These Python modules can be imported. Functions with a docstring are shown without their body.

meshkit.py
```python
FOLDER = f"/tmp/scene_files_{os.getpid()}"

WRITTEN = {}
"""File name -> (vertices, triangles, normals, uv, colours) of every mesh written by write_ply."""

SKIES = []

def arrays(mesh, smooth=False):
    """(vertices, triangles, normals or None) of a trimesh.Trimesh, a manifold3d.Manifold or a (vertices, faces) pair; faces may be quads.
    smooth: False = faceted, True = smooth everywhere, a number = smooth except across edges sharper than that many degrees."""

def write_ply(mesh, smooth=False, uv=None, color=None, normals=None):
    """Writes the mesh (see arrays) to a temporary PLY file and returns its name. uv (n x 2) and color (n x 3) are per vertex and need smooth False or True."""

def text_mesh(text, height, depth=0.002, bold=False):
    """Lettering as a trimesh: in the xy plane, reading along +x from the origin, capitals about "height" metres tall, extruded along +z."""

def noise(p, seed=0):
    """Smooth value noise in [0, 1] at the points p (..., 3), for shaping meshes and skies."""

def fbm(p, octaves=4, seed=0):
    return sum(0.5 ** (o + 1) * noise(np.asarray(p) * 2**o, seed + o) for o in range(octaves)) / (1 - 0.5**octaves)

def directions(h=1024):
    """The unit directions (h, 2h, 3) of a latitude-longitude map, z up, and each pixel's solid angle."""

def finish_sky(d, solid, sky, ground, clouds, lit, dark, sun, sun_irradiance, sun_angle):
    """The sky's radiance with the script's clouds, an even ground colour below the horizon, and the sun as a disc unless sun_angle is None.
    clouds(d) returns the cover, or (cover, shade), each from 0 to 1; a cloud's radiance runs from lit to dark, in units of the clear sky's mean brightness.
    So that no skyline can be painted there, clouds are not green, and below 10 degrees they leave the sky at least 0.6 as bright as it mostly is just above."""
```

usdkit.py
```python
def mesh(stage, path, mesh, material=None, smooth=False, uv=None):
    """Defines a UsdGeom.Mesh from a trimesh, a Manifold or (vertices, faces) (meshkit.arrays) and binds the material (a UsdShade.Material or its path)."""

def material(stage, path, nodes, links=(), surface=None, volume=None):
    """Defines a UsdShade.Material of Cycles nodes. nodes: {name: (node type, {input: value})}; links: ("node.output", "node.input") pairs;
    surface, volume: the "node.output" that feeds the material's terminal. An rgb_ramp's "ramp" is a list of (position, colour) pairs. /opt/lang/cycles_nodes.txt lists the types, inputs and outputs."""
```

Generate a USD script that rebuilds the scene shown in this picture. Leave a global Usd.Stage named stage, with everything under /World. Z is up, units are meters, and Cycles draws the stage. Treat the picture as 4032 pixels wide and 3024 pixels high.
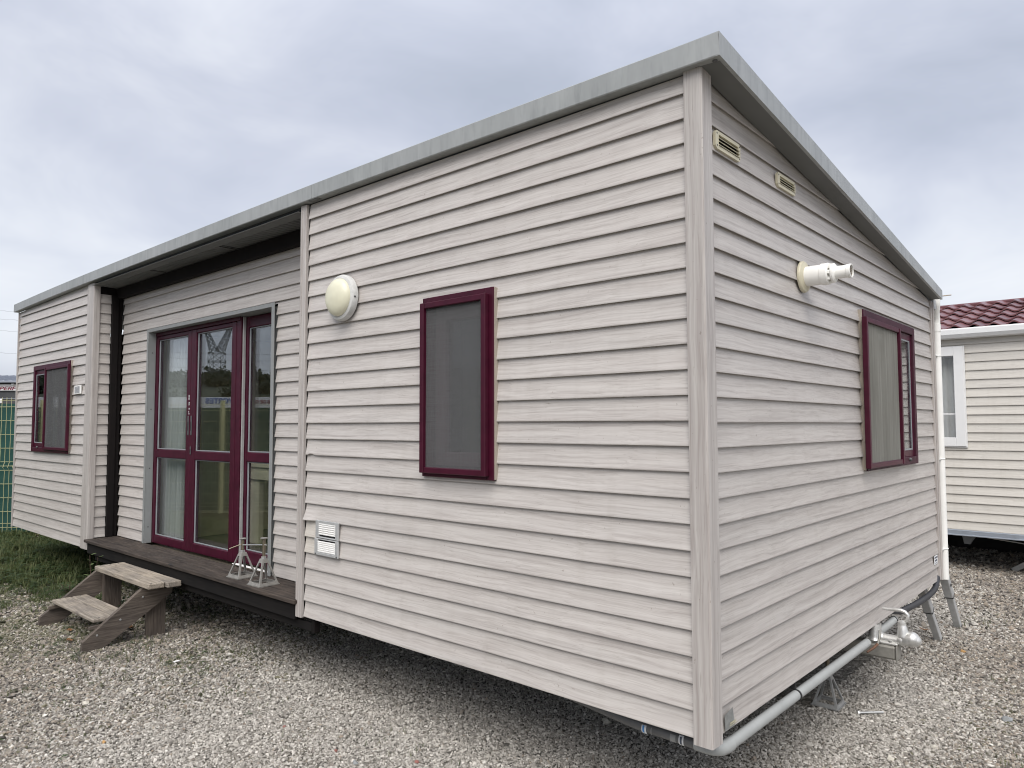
import math, random
import numpy as np
import trimesh
import manifold3d as m3
from shapely.geometry import Polygon, box as sbox
import usdkit, meshkit
from pxr import Usd, UsdGeom, UsdLux, UsdShade, Gf, Sdf, Vt

random.seed(7)
RNG = np.random.default_rng(11)
stage = Usd.Stage.CreateInMemory()
UsdGeom.SetStageUpAxis(stage, UsdGeom.Tokens.z)
UsdGeom.SetStageMetersPerUnit(stage, 1.0)
WORLD = UsdGeom.Xform.Define(stage, '/World')
stage.SetDefaultPrim(WORLD.GetPrim())
UsdGeom.Scope.Define(stage, '/World/Looks')

# ------------------------------------------------------------------ camera
CAM = np.array([1.3276, -2.5999, 1.2037])
YAW, PITCH, ROLL = 2.298, 0.0563, -0.0023
EXPOSURE = 1.86


def cam_axes():
    cy, sy, cp, sp = math.cos(YAW), math.sin(YAW), math.cos(PITCH), math.sin(PITCH)
    f = np.array([cy * cp, sy * cp, sp])
    r = np.array([sy, -cy, 0.0])
    u = np.cross(r, f)
    c, s = math.cos(ROLL), math.sin(ROLL)
    return r * c + u * s, u * c - r * s, f


RIGHT, UP, FWD = cam_axes()
cam = UsdGeom.Camera.Define(stage, '/World/camera')
cam.CreateHorizontalApertureAttr(36.0)
cam.CreateVerticalApertureAttr(27.0)
cam.CreateFocalLengthAttr(36.0 * 2857.94 / 4032.0)
cam.CreateClippingRangeAttr(Gf.Vec2f(0.05, 3000.0))
cam.CreateExposureAttr(EXPOSURE)
M4 = Gf.Matrix4d(*[float(v) for v in (*RIGHT, 0, *UP, 0, *(-FWD), 0, *CAM, 1)])
cam.AddTransformOp().Set(M4)

# ------------------------------------------------------------------ sky and sun (overcast)
SUN_DIR = np.array([0.42, -0.68, 1.0])
SUN_DIR = SUN_DIR / np.linalg.norm(SUN_DIR)
SKY_STRENGTH = 0.096
sky_nodes = {
    'co': ('texture_coordinate', {}),
    'sky': ('sky_texture', {'sky_type': 'single_scattering', 'sun_disc': False, 'sun_elevation': math.asin(SUN_DIR[2]),
                            'sun_rotation': math.atan2(SUN_DIR[0], SUN_DIR[1]), 'altitude': 100.0, 'air_density': 1.0,
                            'aerosol_density': 2.0, 'ozone_density': 1.0}),
    'sep': ('separate_xyz', {}),
    'map': ('mapping', {'scale': (1.0, 1.0, 2.0), 'location': (3.1, 0.4, 1.7)}),
    'n1': ('noise_texture', {'scale': 1.10, 'detail': 5.0, 'roughness': 0.45, 'distortion': 0.35}),
    'n2': ('noise_texture', {'scale': 3.4, 'detail': 5.0, 'roughness': 0.55, 'distortion': 0.4}),
    'nm': ('mix_float', {'fac': 0.26}),
    'cl': ('rgb_ramp', {'ramp': [(0.0, (1.25, 1.36, 1.60)), (0.40, (1.36, 1.47, 1.72)), (0.46, (1.58, 1.68, 1.96)), (0.52, (1.86, 1.94, 2.20)), (0.57, (2.20, 2.27, 2.46)), (0.64, (2.65, 2.67, 2.74)), (1.0, (2.95, 2.94, 2.92))]}),
    'cie': ('map_range', {'range_type': 'smoothstep', 'from_min': 0.35, 'from_max': 1.0, 'to_min': 1.0, 'to_max': 1.75, 'clamp': True}),
    'cm': ('vector_math', {'math_type': 'scale'}),
    'mix': ('mix', {'fac': 0.94}),
    'bg': ('background_shader', {'strength': SKY_STRENGTH}),
}
usdkit.material(stage, '/World/Looks/sky_look', sky_nodes, [
    ('co.generated', 'map.vector'), ('map.vector', 'n1.vector'), ('map.vector', 'n2.vector'),
    ('n1.fac', 'nm.a'), ('n2.fac', 'nm.b'), ('nm.result', 'cl.fac'),
    ('co.generated', 'sep.vector'), ('sep.z', 'cie.value'), ('cl.color', 'cm.vector1'), ('cie.result', 'cm.scale'),
    ('sky.color', 'mix.color1'), ('cm.vector', 'mix.color2'), ('mix.color', 'bg.color')], surface='bg.background')
dome = UsdLux.DomeLight.Define(stage, '/World/sky')
dome.CreateIntensityAttr(1.0)
UsdShade.MaterialBindingAPI.Apply(dome.GetPrim()).Bind(UsdShade.Material.Get(stage, '/World/Looks/sky_look'))
dome.GetPrim().SetCustomDataByKey('kind', 'structure')
sun = UsdLux.DistantLight.Define(stage, '/World/sun')
sun.CreateIntensityAttr(0.23)
sun.CreateAngleAttr(50.0)
sun.CreateNormalizeAttr(True)
sun.CreateColorAttr(Gf.Vec3f(1.0, 0.96, 0.91))
_z = SUN_DIR
_x = np.cross([0, 0, 1.0], _z)
_x /= np.linalg.norm(_x)
_y = np.cross(_z, _x)
sun.AddTransformOp().Set(Gf.Matrix4d(*[float(v) for v in (*_x, 0, *_y, 0, *_z, 0, 0, 0, 10, 1)]))

# ------------------------------------------------------------------ helpers: naming and tagging
USED = {}


def free(parent, name):
    key = (parent, name)
    n = USED.get(key, 0)
    USED[key] = n + 1
    return f'{parent}/{name}' if n == 0 else f'{parent}/{name}_{n:03d}'


def path_of(p):
    return '/World' if p is None else (p if isinstance(p, str) else str(p.GetPath()))


def tag(prim, label=None, cat=None, group=None, kind=None):
    prim = prim.GetPrim() if hasattr(prim, 'GetPrim') else prim
    for k, v in (('label', label), ('category', cat), ('group', group), ('kind', kind)):
        if v:
            prim.SetCustomDataByKey(k, v)
    return prim


def thing(name, label, cat, loc=(0, 0, 0), rz=0.0, group=None):
    x = UsdGeom.Xform.Define(stage, free('/World', name))
    x.AddTranslateOp().Set(Gf.Vec3d(*map(float, loc)))
    if rz:
        x.AddRotateZOp().Set(math.degrees(rz))
    tag(x, label, cat, group)
    return x.GetPrim()


def copy_thing(src, label, loc, rz=0.0, group=None):
    base = src.GetName()
    x = UsdGeom.Xform.Define(stage, free('/World', base))
    x.GetPrim().GetReferences().AddInternalReference(src.GetPath())
    x.ClearXformOpOrder()
    x.AddTranslateOp(opSuffix='place').Set(Gf.Vec3d(*map(float, loc)))
    x.AddRotateZOp(opSuffix='place').Set(math.degrees(rz))
    x.GetPrim().SetInstanceable(True)
    tag(x, label, None, group)
    return x.GetPrim()


def obj(name, mesh, mat, parent=None, smooth=False, label=None, cat=None, group=None, kind=None, uv=None):
    p = free(path_of(parent), name)
    if not isinstance(mesh, (tuple, list, trimesh.Trimesh)) and not hasattr(mesh, 'to_mesh'):
        mesh = mesh.mesh()
    m = usdkit.mesh(stage, p, mesh, MAT[mat] if isinstance(mat, str) else mat, smooth=smooth, uv=uv)
    tag(m, label, cat, group, kind)
    return m.GetPrim()


class MB:
    """collects simple solids into one trimesh"""

    def __init__(self):
        self.v, self.f, self.n = [], [], 0

    def raw(self, v, f):
        v, f = np.asarray(v, float), np.asarray(f, int)
        if f.shape[1] == 4:
            f = np.vstack([f[:, [0, 1, 2]], f[:, [0, 2, 3]]])
        self.v.append(v)
        self.f.append(f + self.n)
        self.n += len(v)
        return self

    def tm(self, t):
        return self.raw(t.vertices, t.faces)

    def box(self, x0, x1, y0, y1, z0, z1, bev=0.0):
        x0, x1 = sorted((x0, x1)); y0, y1 = sorted((y0, y1)); z0, z1 = sorted((z0, z1))
        if bev <= 0:
            v = [(x, y, z) for x in (x0, x1) for y in (y0, y1) for z in (z0, z1)]
            return self.raw(v, [(0, 1, 3, 2), (4, 6, 7, 5), (0, 4, 5, 1), (2, 3, 7, 6), (0, 2, 6, 4), (1, 5, 7, 3)])
        bev = min(bev, (x1 - x0) * .45, (y1 - y0) * .45, (z1 - z0) * .45)
        pts = []
        for sx in (0, 1):
            for sy in (0, 1):
                for sz in (0, 1):
                    X, Y, Z = (x0, x1)[sx], (y0, y1)[sy], (z0, z1)[sz]
                    ix, iy, iz = bev * (1, -1)[sx], bev * (1, -1)[sy], bev * (1, -1)[sz]
                    pts += [(X, Y + iy, Z + iz), (X + ix, Y, Z + iz), (X + ix, Y + iy, Z)]
        h = m3.Manifold.hull_points(np.array(pts)).to_mesh()
        return self.raw(h.vert_properties[:, :3], h.tri_verts)

    def obox(self, a, b, w, h, up=(0, 0, 1), bev=0.0):
        """bar from a to b; w across (perpendicular to up), h along up"""
        a, b = np.array(a, float), np.array(b, float)
        d = b - a
        L_ = np.linalg.norm(d)
        d /= L_
        s = np.cross(d, up)
        s /= np.linalg.norm(s)
        t = np.cross(s, d)
        q = MB().box(0, L_, -w / 2, w / 2, -h / 2, h / 2, bev)
        m = q.mesh()
        return self.raw(a + m.vertices[:, :1] * d + m.vertices[:, 1:2] * s + m.vertices[:, 2:3] * t, m.faces)

    def tube(self, pts, r, n=12, cap=True):
        pts = np.array(pts, float)
        rr = np.full(len(pts), r) if np.ndim(r) == 0 else np.array(r, float)
        k = len(pts)
        t = np.gradient(pts, axis=0)
        t /= np.linalg.norm(t, axis=1, keepdims=True)
        ref = np.array([0, 0, 1.0]) if abs(t[0][2]) < .9 else np.array([1.0, 0, 0])
        a = np.cross(t[0], ref)
        a /= np.linalg.norm(a)
        V = []
        th = np.linspace(0, 2 * math.pi, n, endpoint=False)
        for i in range(k):
            a = a - t[i] * (a @ t[i])
            a /= np.linalg.norm(a)
            b = np.cross(t[i], a)
            V.append(pts[i] + rr[i] * (np.cos(th)[:, None] * a + np.sin(th)[:, None] * b))
        V = np.vstack(V)
        F = []
        for i in range(k - 1):
            for j in range(n):
                F.append((i * n + j, i * n + (j + 1) % n, (i + 1) * n + (j + 1) % n, (i + 1) * n + j))
        self.raw(V, F)
        if cap:
            for i, s in ((0, -1), (k - 1, 1)):
                c = np.vstack([V[i * n:(i + 1) * n], pts[i]])
                F = [((j, n, (j + 1) % n) if s > 0 else ((j + 1) % n, n, j)) for j in range(n)]
                F = [(f[0], f[2], f[1]) for f in F]
                self.raw(c, F)
        return self

    def lathe(self, prof, org, axis, n=32):
        """prof: (r, h) pairs, h along axis from org"""
        axis = np.array(axis, float)
        axis /= np.linalg.norm(axis)
        ref = np.array([0, 0, 1.0]) if abs(axis[2]) < .9 else np.array([1.0, 0, 0])
        a = np.cross(axis, ref)
        a /= np.linalg.norm(a)
        b = np.cross(axis, a)
        th = np.linspace(0, 2 * math.pi, n, endpoint=False)
        V = []
        for r, h in prof:
            V.append(np.array(org) + axis * h + max(r, 1e-5) * (np.cos(th)[:, None] * a + np.sin(th)[:, None] * b))
        V = np.vstack(V)
        F = []
        for i in range(len(prof) - 1):
            for j in range(n):
                F.append((i * n + j, i * n + (j + 1) % n, (i + 1) * n + (j + 1) % n, (i + 1) * n + j))
        return self.raw(V, F)

    def prism(self, poly, axis, a0, a1):
        """poly in the two other axes (in xyz order) extruded along axis from a0 to a1"""
        p = poly if isinstance(poly, Polygon) else Polygon(poly)
        t = trimesh.creation.extrude_polygon(p, abs(a1 - a0), engine='earcut')
        v = np.array(t.vertices)
        o = np.empty_like(v)
        rest = [i for i in range(3) if i != axis]
        o[:, rest[0]], o[:, rest[1]], o[:, axis] = v[:, 0], v[:, 1], v[:, 2] + min(a0, a1)
        f = np.array(t.faces)
        if axis == 1:
            f = f[:, ::-1]
        return self.raw(o, f)

    def mesh(self):
        return trimesh.Trimesh(np.vstack(self.v), np.vstack(self.f), process=False)


def man(t):
    return m3.Manifold(m3.Mesh(np.asarray(t.vertices, np.float32), np.asarray(t.faces, np.uint32)))


def cube(x0, x1, y0, y1, z0, z1):
    return m3.Manifold.cube([x1 - x0, y1 - y0, z1 - z0]).translate([x0, y0, z0])


# ------------------------------------------------------------------ materials
MAT = {}


def M(name, nodes, links=(), surface='p.BSDF'):
    MAT[name] = usdkit.material(stage, f'/World/Looks/{name}', nodes, links, surface=surface)


def plain(name, col, rough=0.5, metal=0.0, var=0.12, scale=9.0, spec=0.5, bump=0.0, bscale=60.0):
    """a colour with soft uneven wear"""
    c = np.array(col)
    nodes = {'g': ('geometry', {}), 'n': ('noise_texture', {'scale': scale, 'detail': 5.0, 'roughness': 0.6}),
             'r': ('rgb_ramp', {'ramp': [(0.25, tuple(c * (1 - var))), (0.75, tuple(np.minimum(c * (1 + var), 1)))]}),
             'p': ('principled_bsdf', {'roughness': rough, 'metallic': metal, 'specular_ior_level': spec})}
    links = [('g.position', 'n.vector'), ('n.fac', 'r.fac'), ('r.color', 'p.base_color')]
    if bump:
        nodes['bn'] = ('noise_texture', {'scale': bscale, 'detail': 3.0})
        nodes['b'] = ('bump', {'strength': bump, 'distance': 0.002})
        links += [('g.position', 'bn.vector'), ('bn.fac', 'b.height'), ('b.normal', 'p.normal')]
    M(name, nodes, links)


def siding_mat(name, long_axis, hi, mid, lo, lap=0.1016, rough=0.42, spec=0.4):
    """printed wood grain running along one axis; every board starts at a place of its own in the grain"""
    s1 = [14.0, 14.0, 46.0]
    s2 = [16.0, 16.0, 190.0]
    s3 = [0.9, 0.9, 6.0]
    if long_axis == 'x':
        s1, s2, s3 = (1.6, 75, 75), (3.6, 330, 330), (0.6, 9, 9)
    elif long_axis == 'y':
        s1, s2, s3 = (75, 1.6, 75), (330, 3.6, 330), (9, 0.6, 9)
    else:
        s1, s2, s3 = (55, 55, 1.2), (230, 230, 2.4), (9, 9, 0.5)
    nodes = {
        'g': ('geometry', {}), 'o': ('object_info', {}), 'sep': ('separate_xyz', {}),
        'row': ('math', {'math_type': 'multiply_add', 'value2': 1 / lap, 'value3': 0.03}), 'fl': ('math', {'math_type': 'floor'}),
        'id': ('math', {'math_type': 'multiply_add', 'value2': 3.77}),
        'wn': ('white_noise_texture', {'dimensions': '1D'}),
        'off': ('vector_math', {'math_type': 'scale', 'scale': 37.0}), 'add': ('vector_math', {'math_type': 'add'}),
        'wob': ('noise_texture', {'scale': 2.2, 'detail': 2.0}), 'wsc': ('vector_math', {'math_type': 'scale', 'scale': 0.035}),
        'add2': ('vector_math', {'math_type': 'add'}),
        'm1': ('mapping', {'scale': s1}), 'm2': ('mapping', {'scale': s2}), 'm3': ('mapping', {'scale': s3}),
        'n1': ('noise_texture', {'scale': 1.0, 'detail': 5.0, 'roughness': 0.6, 'distortion': 0.6}),
        'n2': ('noise_texture', {'scale': 1.0, 'detail': 3.0, 'roughness': 0.6, 'distortion': 0.9}),
        'n3': ('noise_texture', {'scale': 1.0, 'detail': 3.0, 'roughness': 0.5}),
        'r1': ('rgb_ramp', {'ramp': [(0.28, lo), (0.46, mid), (0.60, hi), (0.8, tuple(np.minimum(np.array(hi) * 1.05, 1)))]}),
        'r2': ('rgb_ramp', {'ramp': [(0.30, (0.78, 0.765, 0.75)), (0.45, (0.98, 0.98, 0.98)), (0.7, (1.03, 1.03, 1.03))]}),
        'r3': ('rgb_ramp', {'ramp': [(0.3, (0.95, 0.95, 0.945)), (0.5, (0.99, 0.982, 0.974)), (0.72, (1.035, 1.03, 1.022))]}),
        'x1': ('mix', {'mix_type': 'multiply', 'fac': 1.0}), 'x2': ('mix', {'mix_type': 'multiply', 'fac': 1.0}),
        'dm': ('mapping', {'scale': (11.0, 11.0, 1.1)}), 'dn': ('noise_texture', {'scale': 1.0, 'detail': 5.0, 'roughness': 0.6}),
        'dr': ('rgb_ramp', {'ramp': [(0.30, (0.955, 0.952, 0.945)), (0.48, (1, 1, 1)), (0.72, (1.01, 1.01, 1.01))]}),
        'x3': ('mix', {'mix_type': 'multiply', 'fac': 1.0}),
        'sn': ('noise_texture', {'scale': 55.0, 'detail': 2.0}), 'sr': ('rgb_ramp', {'ramp': [(0.0, (0.55, 0.52, 0.48)), (0.24, (0.7, 0.68, 0.65)), (0.275, (1, 1, 1))]}),
        'x4': ('mix', {'mix_type': 'multiply', 'fac': 0.8}),
        'b': ('bump', {'strength': 0.22, 'distance': 0.0015}),
        'p': ('principled_bsdf', {'roughness': rough, 'specular_ior_level': spec}),
    }
    links = [('g.position', 'sep.vector'), ('sep.z', 'row.value1'), ('row.value', 'fl.value1'),
             ('fl.value', 'id.value1'), ('o.random', 'id.value3'), ('id.value', 'wn.w'), ('wn.color', 'off.vector1'),
             ('g.position', 'wob.vector'), ('wob.color', 'wsc.vector1'), ('g.position', 'add2.vector1'), ('wsc.vector', 'add2.vector2'),
             ('add2.vector', 'add.vector1'), ('off.vector', 'add.vector2'),
             ('add.vector', 'm1.vector'), ('add.vector', 'm2.vector'), ('add.vector', 'm3.vector'),
             ('m1.vector', 'n1.vector'), ('m2.vector', 'n2.vector'), ('m3.vector', 'n3.vector'),
             ('n1.fac', 'r1.fac'), ('n2.fac', 'r2.fac'), ('n3.fac', 'r3.fac'),
             ('r1.color', 'x1.color1'), ('r2.color', 'x1.color2'), ('x1.color', 'x2.color1'), ('r3.color', 'x2.color2'),
             ('g.position', 'dm.vector'), ('dm.vector', 'dn.vector'), ('dn.fac', 'dr.fac'), ('x2.color', 'x3.color1'), ('dr.color', 'x3.color2'),
             ('g.position', 'sn.vector'), ('sn.fac', 'sr.fac'), ('x3.color', 'x4.color1'), ('sr.color', 'x4.color2'), ('x4.color', 'p.base_color'), ('n2.fac', 'b.height'), ('b.normal', 'p.normal')]
    if long_axis == 'z':
        links = [l for l in links if l[1] not in ('row.value1', 'fl.value1', 'id.value1')]
    M(name, nodes, links)


SHI, SMID, SLO = (0.510, 0.482, 0.456), (0.462, 0.432, 0.408), (0.368, 0.338, 0.318)
siding_mat('siding_x', 'x', SHI, SMID, SLO)
siding_mat('siding_y', 'y', SHI, SMID, SLO)
siding_mat('siding_z', 'z', (0.46, 0.434, 0.410), (0.40, 0.370, 0.350), (0.32, 0.288, 0.272))
siding_mat('pale_siding', 'x', (0.565, 0.535, 0.485), (0.53, 0.495, 0.445), (0.47, 0.435, 0.385))
siding_mat('beige_siding', 'x', (0.585, 0.562, 0.515), (0.555, 0.532, 0.487), (0.515, 0.49, 0.45))


def wood(name, axis, hi, lo, rough=0.8, fine=160.0, bump=0.5):
    s = {'x': (3.0, 60, 60), 'y': (60, 3.0, 60), 'z': (60, 60, 3.0), 'd': (20, 30, 30)}[axis]
    sf = {'x': (6.0, fine, fine), 'y': (fine, 6.0, fine), 'z': (fine, fine, 6.0), 'd': (30, 90, 90)}[axis]
    nodes = {'co': ('texture_coordinate', {}), 'o': ('object_info', {}), 'off': ('vector_math', {'math_type': 'scale', 'scale': 23.0}),
             'cx': ('combine_xyz', {}), 'add': ('vector_math', {'math_type': 'add'}),
             'm1': ('mapping', {'scale': s}), 'm2': ('mapping', {'scale': sf}),
             'n1': ('noise_texture', {'scale': 1.0, 'detail': 5.0, 'roughness': 0.6, 'distortion': 1.2}),
             'n2': ('noise_texture', {'scale': 1.0, 'detail': 4.0, 'roughness': 0.65, 'distortion': 0.8}),
             'n3': ('noise_texture', {'scale': 5.0, 'detail': 4.0}),
             'r1': ('rgb_ramp', {'ramp': [(0.32, lo), (0.66, hi)]}),
             'r2': ('rgb_ramp', {'ramp': [(0.31, (0.55, 0.53, 0.52)), (0.47, (1, 1, 1))]}),
             'r3': ('rgb_ramp', {'ramp': [(0.3, (0.72, 0.72, 0.74)), (0.7, (1.15, 1.12, 1.08))]}),
             'x1': ('mix', {'mix_type': 'multiply', 'fac': 1.0}), 'x2': ('mix', {'mix_type': 'multiply', 'fac': 1.0}),
             'b': ('bump', {'strength': bump, 'distance': 0.003}),
             'p': ('principled_bsdf', {'roughness': rough, 'specular_ior_level': 0.25})}
    links = [('o.random', 'cx.x'), ('o.random', 'cx.y'), ('o.random', 'cx.z'), ('cx.vector', 'off.vector1'),
             ('co.object', 'add.vector1'), ('off.vector', 'add.vector2'), ('add.vector', 'm1.vector'), ('add.vector', 'm2.vector'),
             ('add.vector', 'n3.vector'), ('m1.vector', 'n1.vector'), ('m2.vector', 'n2.vector'), ('n1.fac', 'r1.fac'), ('n2.fac', 'r2.fac'), ('n3.fac', 'r3.fac'),
             ('r1.color', 'x1.color1'), ('r2.color', 'x1.color2'), ('x1.color', 'x2.color1'), ('r3.color', 'x2.color2'),
             ('x2.color', 'p.base_color'), ('n2.fac', 'b.height'), ('b.normal', 'p.normal')]
    M(name, nodes, links)


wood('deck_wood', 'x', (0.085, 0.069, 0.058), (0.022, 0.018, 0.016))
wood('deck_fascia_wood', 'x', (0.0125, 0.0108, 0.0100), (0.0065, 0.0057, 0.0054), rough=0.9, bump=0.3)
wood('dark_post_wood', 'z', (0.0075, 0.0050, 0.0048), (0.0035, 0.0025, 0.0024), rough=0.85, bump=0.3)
wood('tread_wood', 'x', (0.40, 0.355, 0.295), (0.19, 0.165, 0.135))
wood('stringer_wood', 'y', (0.15, 0.127, 0.107), (0.065, 0.053, 0.045))
wood('leg_wood', 'z', (0.15, 0.125, 0.105), (0.07, 0.057, 0.047))
wood('chair_wood', 'x', (0.40, 0.24, 0.12), (0.30, 0.17, 0.08), rough=0.4, bump=0.1)

plain('maroon_frame', (0.046, 0.0045, 0.0150), spec=0.25, rough=0.42, var=0.28, scale=14, bump=0.15, bscale=40)
plain('faded_maroon', (0.044, 0.0105, 0.0200), spec=0.25, rough=0.55, var=0.3, scale=9)
plain('inner_maroon', (0.105, 0.062, 0.075), spec=0.2, rough=0.6)
plain('maroon_edge', (0.16, 0.015, 0.05), rough=0.4, var=0.3)
plain('cream_plastic', (0.56, 0.52, 0.385), rough=0.45, var=0.10, scale=14)
plain('lamp_lens', (0.66, 0.64, 0.49), rough=0.35, var=0.05, scale=20)
plain('lamp_ring', (0.55, 0.55, 0.53), rough=0.6, var=0.2, scale=18)
plain('white_plastic', (0.82, 0.81, 0.78), rough=0.4, var=0.06)
plain('white_pipe', (0.84, 0.83, 0.79), rough=0.45, var=0.09, scale=5)
plain('grey_pipe', (0.335, 0.345, 0.335), rough=0.45, var=0.10, scale=8)
plain('dark_grey_pipe', (0.13, 0.13, 0.128), rough=0.5, var=0.15, scale=12)
plain('glue_mark', (0.30, 0.30, 0.29), rough=0.6, var=0.2)
plain('black_rubber', (0.018, 0.018, 0.019), rough=0.55, var=0.2)
plain('conduit_black', (0.032, 0.034, 0.040), rough=0.5, var=0.15)
plain('soffit_grey', (0.135, 0.138, 0.132), rough=0.6, var=0.10, scale=3)
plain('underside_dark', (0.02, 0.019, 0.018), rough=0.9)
plain('seal_foam', (0.36, 0.315, 0.26), rough=0.8)
plain('screw_steel', (0.12, 0.12, 0.12), rough=0.5, metal=0.6)
plain('cast_aluminium', (0.27, 0.26, 0.24), rough=0.55, metal=0.35, var=0.22, scale=30, bump=0.3, bscale=200)
plain('grey_steel', (0.33, 0.33, 0.32), rough=0.5, metal=0.3, var=0.2, scale=25, bump=0.2, bscale=150)
plain('jack_screw', (0.22, 0.19, 0.14), rough=0.4, metal=0.8, var=0.25, scale=60)
plain('bright_zinc', (0.62, 0.62, 0.60), rough=0.35, metal=0.85, var=0.2, scale=40)
plain('zinc_grey', (0.46, 0.465, 0.46), rough=0.45, metal=0.3, var=0.14, scale=20)
plain('hitch_aluminium', (0.66, 0.655, 0.63), rough=0.36, metal=0.7, var=0.2, scale=30, bump=0.35, bscale=120)
plain('drawbar_steel', (0.30, 0.29, 0.26), rough=0.55, metal=0.5, var=0.25, scale=16)
plain('lock_steel', (0.10, 0.095, 0.10), rough=0.5, metal=0.4, var=0.3, scale=60)
plain('rusty_steel', (0.13, 0.068, 0.042), rough=0.8, var=0.45, scale=60)
plain('silver_bead', (0.26, 0.275, 0.285), rough=0.4, metal=0.2)
plain('casing_grey', (0.235, 0.244, 0.240), rough=0.45, var=0.06)
plain('table_wood', (0.62, 0.54, 0.40), rough=0.5)
plain('tan_wall', (0.58, 0.49, 0.32), rough=0.7)
plain('interior_wall', (0.30, 0.27, 0.22), rough=0.8)
plain('floor_vinyl', (0.13, 0.11, 0.085), rough=0.5)
plain('tape_grey', (0.20, 0.205, 0.195), rough=0.5, var=0.25, scale=60)
plain('tape_print', (0.42, 0.39, 0.27), rough=0.6, var=0.3, scale=80)
plain('label_white', (0.75, 0.76, 0.76), rough=0.5)
plain('label_blue', (0.08, 0.25, 0.55), rough=0.5)
plain('label_dark', (0.07, 0.08, 0.11), rough=0.6)
plain('gutter_white', (0.66, 0.66, 0.65), rough=0.3, var=0.04)
M('tile_red', {'o': ('object_info', {}), 'g': ('geometry', {}), 'n': ('noise_texture', {'scale': 9.0, 'detail': 5.0, 'roughness': 0.65}), 'a': ('mix_float', {'fac': 0.55}),
               'r': ('rgb_ramp', {'ramp': [(0.15, (0.085, 0.032, 0.034)), (0.5, (0.135, 0.046, 0.050)), (0.85, (0.185, 0.085, 0.085))]}), 'p': ('principled_bsdf', {'roughness': 0.28, 'specular_ior_level': 0.65})},
  [('g.position', 'n.vector'), ('n.fac', 'a.a'), ('o.random', 'a.b'), ('a.result', 'r.fac'), ('r.color', 'p.base_color')])
plain('upvc_white', (0.70, 0.70, 0.69), rough=0.35, var=0.03)
plain('steel_blue_grey', (0.30, 0.33, 0.37), rough=0.45, metal=0.4)
plain('plastic_bracket', (0.20, 0.21, 0.22), rough=0.6)
plain('fence_yellow', (0.47, 0.45, 0.24), rough=0.5)
plain('fence_screen', (0.016, 0.070, 0.058), rough=0.85, var=0.3, scale=1.5)
plain('sheet_grey_roof', (0.25, 0.27, 0.31), rough=0.5, var=0.15, scale=0.5)
plain('cladding_dark', (0.055, 0.058, 0.060), rough=0.7, var=0.3, scale=0.4)
plain('sign_white', (0.72, 0.72, 0.71), rough=0.5, var=0.04)
plain('sign_red', (0.22, 0.02, 0.045), rough=0.5)
plain('sign_blue', (0.03, 0.10, 0.35), rough=0.5)
plain('pylon_steel', (0.10, 0.105, 0.11), rough=0.6)
plain('wire_dark', (0.05, 0.05, 0.055), rough=0.6)
plain('bark', (0.05, 0.04, 0.032), rough=0.9)
plain('hill_green', (0.022, 0.030, 0.016), rough=0.95, var=0.4, scale=0.15)
plain('paper_white', (0.75, 0.75, 0.73), rough=0.7)
plain('dry_leaf', (0.17, 0.085, 0.035), rough=0.8, var=0.35, scale=60)
plain('stem_brown', (0.07, 0.04, 0.03), rough=0.8)
plain('ochre_stone', (0.45, 0.27, 0.11), rough=0.85, var=0.25, scale=50)
plain('pale_stone', (0.52, 0.49, 0.42), rough=0.85, var=0.2, scale=60)
plain('grey_stone', (0.25, 0.26, 0.26), rough=0.85, var=0.2, scale=60)
plain('red_stone', (0.25, 0.11, 0.09), rough=0.85, var=0.2, scale=60)
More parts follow.
